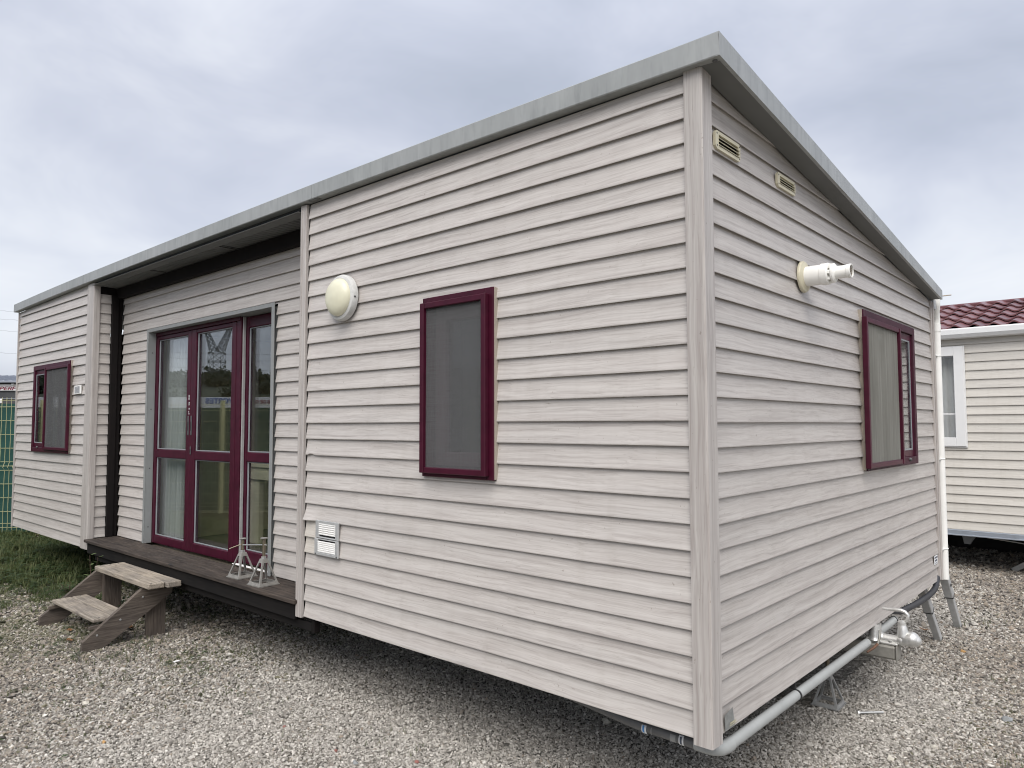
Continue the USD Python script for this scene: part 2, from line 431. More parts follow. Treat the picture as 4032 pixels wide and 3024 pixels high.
plain('brown_stone', (0.10, 0.075, 0.055), rough=0.85, var=0.2, scale=60)
plain('flue_mesh', (0.10, 0.10, 0.095), rough=0.6)
plain('power_cable_grey', (0.40, 0.40, 0.38), rough=0.6)

# zinc roof edge: pale blotches and drips running down
M('zinc_fascia', {
    'g': ('geometry', {}), 'm1': ('mapping', {'scale': (9, 9, 2.0)}), 'n1': ('noise_texture', {'scale': 1.0, 'detail': 6.0, 'roughness': 0.65, 'distortion': 0.8}),
    'm2': ('mapping', {'scale': (34, 34, 5.0)}), 'n2': ('noise_texture', {'scale': 1.0, 'detail': 4.0, 'roughness': 0.6}),
    'n3': ('noise_texture', {'scale': 1.1, 'detail': 3.0}),
    'r1': ('rgb_ramp', {'ramp': [(0.3, (0.305, 0.313, 0.306)), (0.5, (0.335, 0.343, 0.335)), (0.68, (0.375, 0.383, 0.374))]}),
    'r2': ('rgb_ramp', {'ramp': [(0.32, (0.86, 0.865, 0.865)), (0.50, (1, 1, 1))]}),
    'r3': ('rgb_ramp', {'ramp': [(0.35, (0.92, 0.93, 0.92)), (0.65, (1.06, 1.06, 1.06))]}),
    'x1': ('mix', {'mix_type': 'multiply', 'fac': 1.0}), 'x2': ('mix', {'mix_type': 'multiply', 'fac': 1.0}),
    'p': ('principled_bsdf', {'roughness': 0.42, 'metallic': 0.25})},
  [('g.position', 'm1.vector'), ('g.position', 'm2.vector'), ('g.position', 'n3.vector'), ('m1.vector', 'n1.vector'), ('m2.vector', 'n2.vector'),
   ('n1.fac', 'r1.fac'), ('n2.fac', 'r2.fac'), ('n3.fac', 'r3.fac'), ('r1.color', 'x1.color1'), ('r2.color', 'x1.color2'),
   ('x1.color', 'x2.color1'), ('r3.color', 'x2.color2'), ('x2.color', 'p.base_color')])

# clear glazing
M('glass', {'lw': ('layer_weight', {'blend': 0.5}), 'pw': ('math', {'math_type': 'power', 'value2': 5.0}), 'ma': ('math', {'math_type': 'multiply_add', 'value2': 0.94, 'value3': 0.060}),
            't': ('transparent_bsdf', {'color': (0.96, 0.975, 0.97)}),
            'g': ('glossy_bsdf', {'color': (0.97, 0.98, 1.0), 'roughness': 0.0}), 'm': ('mix_closure', {})},
  [('lw.facing', 'pw.value1'), ('pw.value', 'ma.value1'), ('ma.value', 'm.fac'), ('t.BSDF', 'm.closure1'), ('g.BSDF', 'm.closure2')], surface='m.closure')


def screen(name, col, cover):
    M(name, {'g': ('geometry', {}), 'm1': ('mapping', {'scale': (260, 260, 9)}), 'm2': ('mapping', {'scale': (9, 9, 260)}),
             'n1': ('noise_texture', {'scale': 1.0, 'detail': 3.0}), 'n2': ('noise_texture', {'scale': 1.0, 'detail': 3.0}),
             'nm': ('mix_float', {'fac': 0.5}), 'mr': ('map_range', {'from_min': 0.35, 'from_max': 0.65, 'to_min': cover - 0.16, 'to_max': cover + 0.16, 'clamp': True}),
             't': ('transparent_bsdf', {}), 'd': ('diffuse_bsdf', {'color': col}), 'm': ('mix_closure', {})},
      [('g.position', 'm1.vector'), ('g.position', 'm2.vector'), ('m1.vector', 'n1.vector'), ('m2.vector', 'n2.vector'), ('n1.fac', 'nm.a'), ('n2.fac', 'nm.b'),
       ('nm.result', 'mr.value'), ('mr.result', 'm.fac'), ('t.BSDF', 'm.closure1'), ('d.BSDF', 'm.closure2')], surface='m.closure')


screen('insect_screen', (0.120, 0.120, 0.118), 0.40)
M('dusty_screen', {'g': ('geometry', {}), 'm1': ('mapping', {'scale': (38, 38, 1.6)}), 'm2': ('mapping', {'scale': (5, 5, 1.2)}),
                   'n1': ('noise_texture', {'scale': 1.0, 'detail': 5.0, 'roughness': 0.6, 'distortion': 0.4}), 'n2': ('noise_texture', {'scale': 1.0, 'detail': 3.0}), 'nm': ('mix_float', {'fac': 0.45}),
                   'r': ('rgb_ramp', {'ramp': [(0.32, (0.15, 0.145, 0.125)), (0.5, (0.205, 0.199, 0.174)), (0.68, (0.275, 0.268, 0.240))]}),
                   't': ('transparent_bsdf', {}), 'd': ('diffuse_bsdf', {}), 'm': ('mix_closure', {'fac': 0.78})},
  [('g.position', 'm1.vector'), ('g.position', 'm2.vector'), ('m1.vector', 'n1.vector'), ('m2.vector', 'n2.vector'), ('n1.fac', 'nm.a'), ('n2.fac', 'nm.b'), ('nm.result', 'r.fac'),
   ('r.color', 'd.color'), ('t.BSDF', 'm.closure1'), ('d.BSDF', 'm.closure2')], surface='m.closure')


def leafy(name, c1, c2, tr=0.35):
    M(name, {'g': ('geometry', {}), 'o': ('object_info', {}), 'r': ('rgb_ramp', {'ramp': [(0.0, c1), (1.0, c2)]}),
             'a': ('mix_float', {'fac': 0.5}), 'd': ('principled_bsdf', {'roughness': 0.55, 'specular_ior_level': 0.3}),
             't': ('translucent_bsdf', {}), 'm': ('mix_closure', {'fac': tr})},
      [('g.random_per_island', 'a.a'), ('o.random', 'a.b'), ('a.result', 'r.fac'), ('r.color', 'd.base_color'), ('r.color', 't.color'),
       ('d.BSDF', 'm.closure1'), ('t.BSDF', 'm.closure2')], surface='m.closure')


leafy('grass_blade', (0.065, 0.095, 0.030), (0.245, 0.240, 0.120))
leafy('leaf_pale', (0.14, 0.19, 0.08), (0.24, 0.29, 0.15))
leafy('leaf_green', (0.045, 0.075, 0.03), (0.09, 0.13, 0.055))
leafy('tree_leaf', (0.012, 0.020, 0.010), (0.035, 0.050, 0.022))
leafy('curtain_cloth', (0.76, 0.74, 0.73), (0.80, 0.78, 0.77), tr=0.3)
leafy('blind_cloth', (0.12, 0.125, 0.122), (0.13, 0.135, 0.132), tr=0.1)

GRAV = [(0.0, (0.221, 0.206, 0.182)), (0.18, (0.306, 0.286, 0.255)), (0.38, (0.364, 0.341, 0.304)), (0.58, (0.408, 0.383, 0.342)), (0.78, (0.47, 0.441, 0.396)), (0.92, (0.549, 0.518, 0.468)), (1.0, (0.655, 0.619, 0.562))]
MIXED = [(0.0, (0.064, 0.058, 0.052)), (0.15, (0.136, 0.122, 0.108)), (0.32, (0.216, 0.194, 0.166)), (0.5, (0.288, 0.254, 0.212)), (0.64, (0.24, 0.214, 0.188)), (0.76, (0.36, 0.316, 0.256)), (0.88, (0.272, 0.22, 0.172)), (0.94, (0.496, 0.468, 0.408)), (1.0, (0.576, 0.552, 0.504))]
MOSSY = [(0.0, (0.054, 0.054, 0.034)), (0.25, (0.117, 0.113, 0.074)), (0.55, (0.18, 0.167, 0.113)), (0.8, (0.252, 0.236, 0.18)), (1.0, (0.378, 0.36, 0.297))]


def stone_mat(name, ramp):
    M(name, {'o': ('object_info', {}), 'g': ('geometry', {}), 'r': ('rgb_ramp', {'ramp': ramp}),
             'n': ('noise_texture', {'scale': 160.0, 'detail': 3.0}), 'nr': ('rgb_ramp', {'ramp': [(0.3, (0.8, 0.8, 0.8)), (0.7, (1.12, 1.12, 1.12))]}),
             'x': ('mix', {'mix_type': 'multiply', 'fac': 1.0}), 'p': ('principled_bsdf', {'roughness': 0.8, 'specular_ior_level': 0.25})},
      [('o.random', 'r.fac'), ('g.position', 'n.vector'), ('n.fac', 'nr.fac'), ('r.color', 'x.color1'), ('nr.color', 'x.color2'), ('x.color', 'p.base_color')])


stone_mat('gravel_grey', GRAV)
stone_mat('gravel_mixed', MIXED)
stone_mat('gravel_mossy', MOSSY)

M('ground_gravel', {
    'g': ('geometry', {}), 'v': ('voronoi_texture', {'scale': 38.0}), 'v2': ('voronoi_texture', {'scale': 38.0, 'feature': 'distance_to_edge'}),
    'bw': ('separate_color', {}), 'r': ('rgb_ramp', {'ramp': [(0.0, (0.12, 0.114, 0.103)), (0.4, (0.22, 0.21, 0.19)), (0.75, (0.30, 0.288, 0.262)), (1.0, (0.42, 0.40, 0.37))]}),
    'e': ('rgb_ramp', {'ramp': [(0.0, (0.45, 0.44, 0.42)), (0.10, (1, 1, 1))]}), 'x': ('mix', {'mix_type': 'multiply', 'fac': 1.0}),
    'n': ('noise_texture', {'scale': 0.7, 'detail': 4.0}), 'nr': ('rgb_ramp', {'ramp': [(0.35, (0.80, 0.77, 0.70)), (0.65, (1.05, 1.05, 1.05))]}), 'x2': ('mix', {'mix_type': 'multiply', 'fac': 1.0}),
    'b': ('bump', {'strength': 0.9, 'distance': 0.02}), 'p': ('principled_bsdf', {'roughness': 0.9, 'specular_ior_level': 0.2})},
  [('g.position', 'v.vector'), ('g.position', 'v2.vector'), ('v.color', 'bw.color'), ('bw.r', 'r.fac'), ('v2.distance', 'e.fac'), ('r.color', 'x.color1'), ('e.color', 'x.color2'),
   ('g.position', 'n.vector'), ('n.fac', 'nr.fac'), ('x.color', 'x2.color1'), ('nr.color', 'x2.color2'), ('x2.color', 'p.base_color'),
   ('v2.distance', 'b.height'), ('b.normal', 'p.normal')])
M('soil_green', {
    'g': ('geometry', {}), 'n': ('noise_texture', {'scale': 22.0, 'detail': 6.0, 'roughness': 0.7}),
    'r': ('rgb_ramp', {'ramp': [(0.3, (0.018, 0.024, 0.010)), (0.55, (0.040, 0.046, 0.020)), (0.8, (0.085, 0.072, 0.045))]}),
    'b': ('bump', {'strength': 0.8, 'distance': 0.02}), 'p': ('principled_bsdf', {'roughness': 0.95, 'specular_ior_level': 0.15})},
  [('g.position', 'n.vector'), ('n.fac', 'r.fac'), ('r.color', 'p.base_color'), ('n.fac', 'b.height'), ('b.normal', 'p.normal')])

# ------------------------------------------------------------------ ground
L = 0.1016                                          # one siding lap


def gz(x, y):
    """height of the yard"""
    x = np.clip(np.asarray(x, float), -10.0, 4.0)
    return -0.502 - 0.0104 * x + 0 * np.asarray(y, float)


def grass_mask(x, y):
    x, y = np.asarray(x, float), np.asarray(y, float)
    n = meshkit.fbm(np.stack([x * 0.9, y * 0.9, 0 * x + 3.3], -1), 3, 5)
    s = (-x - 5.75) * 0.42 + 0.04 * y + (n - 0.5) * 1.9
    return np.clip(s, 0, 1)


def grid_axis(lo, hi, fine_lo, fine_hi, step):
    a = list(np.arange(fine_lo, fine_hi + 1e-6, step))
    s, x = step, fine_hi
    while x < hi:
        s *= 1.5
        x = min(hi, x + s)
        a.append(x)
    s, x = step, fine_lo
    while x > lo:
        s *= 1.5
        x = max(lo, x - s)
        a.insert(0, x)
    return np.array(a)


gx, gy = grid_axis(-420, 420, -14, 4, 0.5), grid_axis(-420, 420, -4, 10, 0.5)
GX, GY = np.meshgrid(gx, gy, indexing='ij')
GV = np.stack([GX, GY, gz(GX, GY)], -1).reshape(-1, 3)
ny = len(gy)
GF = np.array([(i * ny + j, (i + 1) * ny + j, (i + 1) * ny + j + 1, i * ny + j + 1) for i in range(len(gx) - 1) for j in range(ny - 1)])
obj('ground', (GV, GF), 'ground_gravel', kind='structure', label='pale gravel yard under and around the mobile home')

# earth under the grass on the left: a sheet with a ragged edge just above the gravel bed
ux, uy = np.arange(-16, -4.4, 0.12), np.arange(-8.5, 5, 0.12)
UX, UY = np.meshgrid(ux, uy, indexing='ij')
UM = grass_mask(UX, UY)
UV = np.stack([UX, UY, gz(UX, UY) + 0.004 + 0.02 * UM * meshkit.noise(np.stack([UX * 3, UY * 3, 0 * UX], -1), 2)], -1).reshape(-1, 3)
uny = len(uy)
UF = []
for i in range(len(ux) - 1):
    for j in range(uny - 1):
        if min(UM[i, j], UM[i + 1, j], UM[i, j + 1], UM[i + 1, j + 1]) > 0.50:
            UF.append((i * uny + j, (i + 1) * uny + j, (i + 1) * uny + j + 1, i * uny + j + 1))
obj('grass_bed', (UV, np.array(UF)), 'soil_green', smooth=True, kind='structure', label='dark mossy earth under the grass left of the mobile home')


def in_view(P, margin=0.12):
    d = P - CAM
    z = d @ FWD
    X, Y = d @ RIGHT / np.maximum(z, 1e-3), d @ UP / np.maximum(z, 1e-3)
    hx, hy = 2016 / 2857.94 * (1 + margin), 1512 / 2857.94 * (1 + margin)
    return (z > 0.3) & (np.abs(X) < hx + .30) & (np.abs(Y) < hy + .10), z


# ------------------------------------------------------------------ the mobile home
home = thing('mobile_home', 'large mobile home clad in pale wood-grain boards with maroon window frames and a recessed porch', 'mobile home')
PROFILE = [(-.0165, L + .011), (-.0147, L + .011), (-.0143, L), (-.0118, .078), (-.0072, .045), (-.0026, .019), (-.0004, .0075), (0.0, .0042), (-.0005, .0010), (-.0016, 0.0), (-.0030, .0006), (-.0038, .0100), (-.0165, .0100)]


_pp = np.array(PROFILE)
CAPS = np.array(m3.triangulate([_pp if Polygon(_pp).exterior.is_ccw else _pp[::-1]]))
if not Polygon(_pp).exterior.is_ccw:
    CAPS = len(_pp) - 1 - CAPS[:, ::-1]


def slab(u0, u1, zoff, row, seed, bump=None):
    """one board as a solid in (u, d, z): d=0 is its proud lower lip"""
    n = max(2, int((u1 - u0) / 0.16) + 1)
    us = np.linspace(u0, u1, n)
    if bump is not None:
        us = np.unique(np.concatenate([us, np.linspace(u0, u0 + .30, 13)]))
        n = len(us)
    prof = np.array(PROFILE)
    k = len(prof)
    V = np.empty((n, k, 3))
    for i, u in enumerate(us):
        wob = (meshkit.noise(np.array([u * 1.7, row * 7.31, seed]), 3) - .5)
        wz = (meshkit.noise(np.array([u * 0.9, row * 5.17, seed + 9]), 4) - .5)
        low = np.clip(1 - prof[:, 1] / .06, 0, 1)
        front = prof[:, 0] > -.0160
        V[i, :, 0] = u
        V[i, :, 1] = prof[:, 0] + np.where(front, wob * .0030 * low, 0)
        V[i, :, 2] = prof[:, 1] + zoff + wz * .0022 * low
        if bump is not None:
            V[i, :, 1] += np.where(front, bump(u)[0] * low, 0)
            V[i, :, 2] += bump(u)[1] * low
    V = V.reshape(-1, 3)
    F = []
    for i in range(n - 1):
        for j in range(k):
            a, b = i * k + j, i * k + (j + 1) % k
            F += [(a, b, b + k), (a, b + k, a + k)]
    for q in CAPS:
        F.append((q[0], q[2], q[1]))
        F.append(((n - 1) * k + q[0], (n - 1) * k + q[1], (n - 1) * k + q[2]))
    F = np.array(F)
    m = m3.Manifold(m3.Mesh(V.astype(np.float32), F.astype(np.uint32)))
    if m.volume() < 0 or m.is_empty():
        m = m3.Manifold(m3.Mesh(V.astype(np.float32), F[:, ::-1].astype(np.uint32)))
    return m


def place_wall(axis, plane, out):
    """maps (u, d, z) of a board to the world"""
    def fn(v):
        o = np.empty_like(v)
        if axis == 'x':
            o[:, 0], o[:, 1] = v[:, 0], plane + out * v[:, 1]
        else:
            o[:, 1], o[:, 0] = v[:, 0], plane + out * v[:, 1]
        o[:, 2] = v[:, 2]
        flip = (axis == 'x' and out > 0) or (axis == 'y' and out < 0)
        return o, flip
    return fn


def board(m, mt, hs, clip, fn, wall):
    for h in hs:
        m -= h
    if clip is not None:
        m -= clip
    for c in m.decompose():
        if c.is_empty() or c.volume() < 1e-7:
            continue
        cm = c.to_mesh()
        v, flip = fn(np.array(cm.vert_properties[:, :3]))
        f_ = np.array(cm.tri_verts)
        obj('siding_board', (v, f_[:, ::-1] if flip else f_), mt, wall, smooth=35)


def clad(parent, name, mat, axis, plane, out, u0, u1, z0, rows, holes=(), top=None, seed=0, zoff=0.0, sheet=None, lap=L, thick=.05, bumps={}, patches={}):
    """a wall: a backing sheet (the part) with its boards (sub-parts)"""
    fn = place_wall(axis, plane, out)
    zt = z0 + rows * lap
    hs = [cube(a, b, -.2, .2, c, d) for a, b, c, d in holes]
    clip = None
    if top is not None:
        (ua, za), (ub, zb) = top
        s = (zb - za) / (ub - ua)
        f = lambda u: za + s * (u - ua)
        poly = m3.CrossSection([np.array([(u0 - 1, f(u0 - 1)), (u1 + 1, f(u1 + 1)), (u1 + 1, 50.0), (u0 - 1, 50.0)])])
        clip = poly.extrude(1.0)
        clip = m3.Manifold(m3.Mesh(np.array(clip.to_mesh().vert_properties[:, :3])[:, [0, 2, 1]].astype(np.float32) - np.array([0, .5, 0], np.float32), np.array(clip.to_mesh().tri_verts)[:, ::-1]))
    back = cube(u0, u1, -.0175 - thick, -.0175, z0 + .03, zt)
    for h in hs:
        back -= h
    if clip is not None:
        back -= clip
    bm = back.to_mesh()
    v, flip = fn(np.array(bm.vert_properties[:, :3]))
    f_ = np.array(bm.tri_verts)
    wall = obj(name, (v, f_[:, ::-1] if flip else f_), sheet or 'underside_dark', parent)
    for i in range(rows):
        pt = patches.get(i)
        parts = [(slab(pt[0] if pt else u0, u1, z0 + i * lap + zoff, i, seed, bumps.get(i)), mat)]
        if pt:
            parts.append((slab(u0, pt[0] - .002, z0 + i * lap + pt[2], i + 40, seed, None), pt[1]))
        for m, mt in parts:
            board(m, mt, hs, clip, fn, wall)
    return wall


W1 = (-1.600, -1.103, .945, 1.872)        # window openings: u0, u1, z0, z1
W2 = (-8.375, -7.165, .925, 1.880)
W3 = (2.06, 3.255, .935, 1.885)
DOOR = (-5.868, -3.585, .07, 2.118)
D = 0.265                                 # face of the porch wall
FRONT_TOP = ((-2.7, 2.640), (0.0, 2.617))
wf = clad(home, 'front_wall', 'siding_x', 'x', 0.0, -1, -2.752, -.035, 0.0, 26, [W1], top=((-2.75, 2.640), (0, 2.618)), seed=1,
          bumps={6: lambda u: (  .018 * math.exp(-((u + 2.72) / .09) ** 2), -.003 * math.exp(-((u + 2.73) / .05) ** 2)), 10: lambda u: (.002 * math.exp(-((u + 2.69) / .03) ** 2), .010 * math.exp(-((u + 2.69) / .028) ** 2))},
          patches={4: (-2.615, 'pale_siding', -.003), 5: (-2.608, 'pale_siding', -.006)})
wl = clad(home, 'front_wall', 'siding_x', 'x', 0.0, -1, -9.085, -6.70, 0.0, 26, [W2], top=((-9.1, 2.600), (-6.7, 2.640)), seed=2)
wp = clad(home, 'porch_wall', 'siding_x', 'x', D, -1, -6.545, -2.80, 0.0, 25, [DOOR, (-7, -2, -1, .099)], top=((-9, 2.505), (0, 2.505)), seed=3)
wr = clad(home, 'porch_side_wall', 'siding_y', 'y', -6.56, 1, 0.045, .158, 0.0, 25, [(-1, 1, -1, .099)], top=((0, 2.53), (1, 2.53)), seed=4)
we = clad(home, 'end_wall', 'siding_y', 'y', 0.004, 1, .060, 3.885, 0.0, 26, [W3], top=((0.0, 2.640), (3.9, 2.190)), seed=5, zoff=-.007)
# plain walls that close the box: far end, rear, the hidden side of the porch
b = MB().box(-9.09, -9.03, .014, 3.87, 0, 2.35)
obj('end_wall', b, 'siding_y', home)
obj('rear_wall', MB().box(-9.03, -.012, 3.81, 3.87, 0, 2.12), 'siding_x', home)
obj('porch_side_wall', MB().box(-2.86, -2.80, .0145, .33, .10, 2.5), 'siding_y', home)
obj('floor', MB().box(-9.02, -.065, .34, 3.80, .03, .075), 'floor_vinyl', home)
obj('ceiling', MB().box(-9.02, -.065, .34, 3.80, 2.13, 2.16), 'interior_wall', home)
obj('partition_wall', MB().box(-6.03, -5.97, .34, 3.80, .08, 2.12), 'tan_wall', home)
obj('partition_wall', MB().box(-2.62, -2.56, .075, 3.80, .08, 2.12), 'interior_wall', home)
obj('partition_wall', MB().box(-5.96, -2.65, 2.9, 2.95, .08, 2.12), 'interior_wall', home)
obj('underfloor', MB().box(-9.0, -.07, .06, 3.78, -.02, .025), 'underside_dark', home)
for y in (0.75, 2.75):
    obj('chassis_beam', MB().box(-8.8, -.25, y, y + .07, -.17, -.022, .004), 'dark_grey_pipe', home)
for x in (-1.6, -3.6, -5.6, -7.6):
    obj('cross_member', MB().box(x, x + .06, .2, 3.7, -.10, -.025, .003), 'dark_grey_pipe', home)

# corner posts in the same wood grain
def L_post(x0, x1, y0, y1, z0, z1, t=.012):
    """corner trim whose two faces look to -y and +x"""
    p = Polygon([(x0, y0), (x1 - .006, y0), (x1, y0 + .006), (x1, y1), (x1 - t, y1), (x1 - t, y0 + t), (x0, y0 + t)])
    return MB().prism(p, 2, z0, z1).mesh()


obj('corner_post', L_post(-.051, .028, -.009, .076, -.020, 2.628, .010), 'siding_z', home)
obj('corner_post', L_post(-6.728, -6.553, -.010, .050, -.006, 2.630, .014), 'siding_z', home)
b = MB().box(-2.828, -2.762, -.013, .012, -.010, 2.640, .003)
b.box(-2.828, -2.815, .0125, .05, .10, 2.640, .002)
b.box(-2.812, -2.806, -.0155, -.0125, -.010, 2.640, .001)
obj('corner_post', b, 'siding_z', home)
obj('corner_post', MB().box(-9.112, -9.0865, -.010, .012, -.012, 2.595, .003), 'siding_z', home)
b = MB().box(-.012, .012, 3.886, 3.912, -.01, 2.185, .004)
b.tube([(.016, 3.918, -.01), (.016, 3.918, 2.17)], .009, 8)
obj('corner_post', b, 'siding_z', home)

# dark timber of the porch
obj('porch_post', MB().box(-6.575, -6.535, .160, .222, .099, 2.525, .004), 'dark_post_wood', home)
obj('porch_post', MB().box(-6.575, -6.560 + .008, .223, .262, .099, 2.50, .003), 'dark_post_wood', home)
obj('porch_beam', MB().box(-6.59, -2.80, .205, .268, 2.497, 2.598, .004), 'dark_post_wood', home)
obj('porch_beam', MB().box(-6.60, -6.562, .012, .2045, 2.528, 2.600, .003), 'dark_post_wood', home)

# corrugated soffit of the porch in three sheets
def corrugated(x0, x1, y0, y1, z, amp=.012, per=.060):
    n = int((x1 - x0) / per * 8) + 2
    xs = np.linspace(x0, x1, n)
    ph = (xs / per) % 1.0
    h = np.clip(np.abs(ph - .5) * 4 - .5, 0, 1) * amp * 2
    V = np.vstack([np.stack([xs, 0 * xs + y0, z + h], 1), np.stack([xs, 0 * xs + y1, z + h], 1)])
    F = np.array([(i, i + n, i + n + 1, i + 1) for i in range(n - 1)])
    return V, F


for i, (a, c) in enumerate(((-6.60, -5.40), (-5.39, -4.10), (-4.09, -2.78))):
    obj('soffit_sheet', corrugated(a, c, .045, .40, 2.604 + .003 * (i % 2)), 'soffit_grey', home)
obj('soffit_edge', MB().box(-6.55, -2.83, -.030, .060, 2.5995, 2.6025, .001), 'soffit_grey', home)
for x in (-5.395, -4.095):
    obj('soffit_strip', MB().box(x - .004, x + .004, .061, .204, 2.5985, 2.603), 'underside_dark', home)

# roof edge: three lengths of zinc fascia along the front, one down the gable end
FT = [(-9.17, 2.696), (-6.73, 2.730), (-2.655, 2.738), (.122, 2.712)]
for i in range(3):
    (xa, za), (xb, zb) = FT[i], FT[i + 1]
    xa, xb = xa + .0015, xb - .0015
    n = 9
    xs = np.linspace(xa, xb, n)
    zz = np.interp(xs, [xa, xb], [za, zb]) + .004 * np.sin((xs - xa) / (xb - xa) * math.pi)
    prof = [(-.045, .0), (-.045, -.088), (-.042, -.0925), (.012, -.0925), (.012, -.0885), (-.040, -.0885), (-.040, -.004), (.06, -.018), (.06, -.014), (-.043, .003)]
    V, F, k = [], [], len(prof)
    for x, z in zip(xs, zz):
        V += [(x, y, z + h) for y, h in prof]
    for a in range(n - 1):
        for j in range(k):
            F.append((a * k + j, a * k + (j + 1) % k, (a + 1) * k + (j + 1) % k, (a + 1) * k + j))
    F = np.array(F)
    F = np.vstack([F[:, [0, 1, 2]], F[:, [0, 2, 3]]])
    caps = []
    tri = trimesh.creation.triangulate_polygon(Polygon(prof), engine='earcut')[1]
    for q in tri:
        caps.append(q)
        caps.append(q[::-1] + (n - 1) * k)
    obj('roof_fascia', (np.array(V), np.vstack([F, np.array(caps)])[:, ::-1]), 'zinc_fascia', home)
# gable fascia: outer edge runs a touch inwards to the rear
ga = np.array([[.123, -.0445, 2.7125], [.085, 3.93, 2.257]])
V, F = [], []
for i, (h0, h1) in enumerate(((.0, -.092), (.0, -.069))):
    x, y, z = ga[i]
    V += [(x, y, z + h0 + .003), (x, y, z + h1), (x - .016, y, z + h1), (x - .016, y, z + h1 + .004), (x - .005, y, z + h1 + .005), (x - .005, y, z + h0 - .004), (-.25, y, z + h0 - .004), (-.25, y, z + h0 + .003)]
k = 8
for j in range(k):
    F.append((j, (j + 1) % k, k + (j + 1) % k, k + j))
F = np.array(F)
F = np.vstack([F[:, [0, 1, 2]], F[:, [0, 2, 3]], [(0, 2, 1), (0, 3, 2), (0, 4, 3), (0, 5, 4), (0, 7, 5), (5, 7, 6)], np.array([(8, 9, 10), (8, 10, 11), (8, 11, 12), (8, 12, 13), (8, 13, 15), (13, 14, 15)])])
obj('roof_fascia', (np.array(V), F), 'zinc_fascia', home)
obj('fascia_rivet', MB().lathe([(0, -.006), (.008, -.006), (.010, -.002), (.010, 0)], (.090, -.015, 2.6200), (0, 0, 1), 14), 'screw_steel', home)
# soffit board over the gable boards (dark painted metal)
V = [(.1195, -.036, 2.6235), (.1195, -.036, 2.6265), (.004, -.036, 2.6265), (.004, -.036, 2.6235), (.0815, 3.915, 2.1915), (.0815, 3.915, 2.1945), (.000, 3.915, 2.1945), (.000, 3.915, 2.1915)]
obj('gable_soffit', (np.array(V), np.array([(0, 1, 2, 3), (7, 6, 5, 4), (0, 4, 5, 1), (1, 5, 6, 2), (2, 6, 7, 3), (3, 7, 4, 0)])[:, ::-1]), 'soffit_grey', home)
obj('front_soffit', MB().box(-9.1, .0, -.036, .030, 2.6475, 2.6515).box(-2.70, -2.60, -.038, -.005, 2.6405, 2.6465, .001), 'soffit_grey', home)
# roof sheet and gutter at the rear
V = np.array([(-9.15, .0, 2.660), (.05, .0, 2.672), (.05, 3.92, 2.220), (-9.15, 3.92, 2.205)])
V = np.vstack([V, V - [0, 0, .012]])
obj('roof_sheet', (V, np.array([(0, 1, 2, 3), (7, 6, 5, 4), (0, 4, 5, 1), (1, 5, 6, 2), (2, 6, 7, 3), (3, 7, 4, 0)])), 'sheet_grey_roof', home)
g_ = MB().prism(Polygon([(3.935, 2.23), (3.935, 2.155), (3.96, 2.125), (4.03, 2.125), (4.05, 2.155), (4.05, 2.225), (4.046, 2.225), (4.046, 2.157), (4.028, 2.129), (3.962, 2.129), (3.939, 2.157), (3.939, 2.23)]), 0, -9.1, .02)
g_.box(-.08, .02, 3.94, 4.045, 2.13, 2.2)
obj('gutter', g_, 'zinc_grey', home)
pts = [(.012, 4.06, 2.25), (.012, 4.06, 2.20), (.008, 4.075, 2.165), (-.004, 4.11, 2.12), (-.010, 4.145, 2.075), (-.012, 4.155, 2.03), (-.012, 4.155, 1.95)]
dp = obj('downpipe', MB().tube(pts, .031, 20).tube([(-.012, 4.155, 1.962), (-.012, 4.155, 2.02)], .0345, 20).tube([(-.012, 4.155, 1.95), (-.012, 4.155, -.045)], .0305, 20), 'white_pipe', home, smooth=40)
for z in (1.76, .92, .20):
    obj('pipe_clip', MB().tube([(-.012 + .0325 * math.cos(t), 4.155 + .0325 * math.sin(t), z) for t in np.linspace(0, 2 * math.pi, 20)], .003, 6, cap=False).box(-.010, .000, 3.915, 4.125, z - .004, z + .004), 'white_plastic', dp)
obj('gutter_peg', MB().tube([(.03, 4.05, 2.235), (.115, 4.10, 2.243)], .005, 6), 'seal_foam', home)

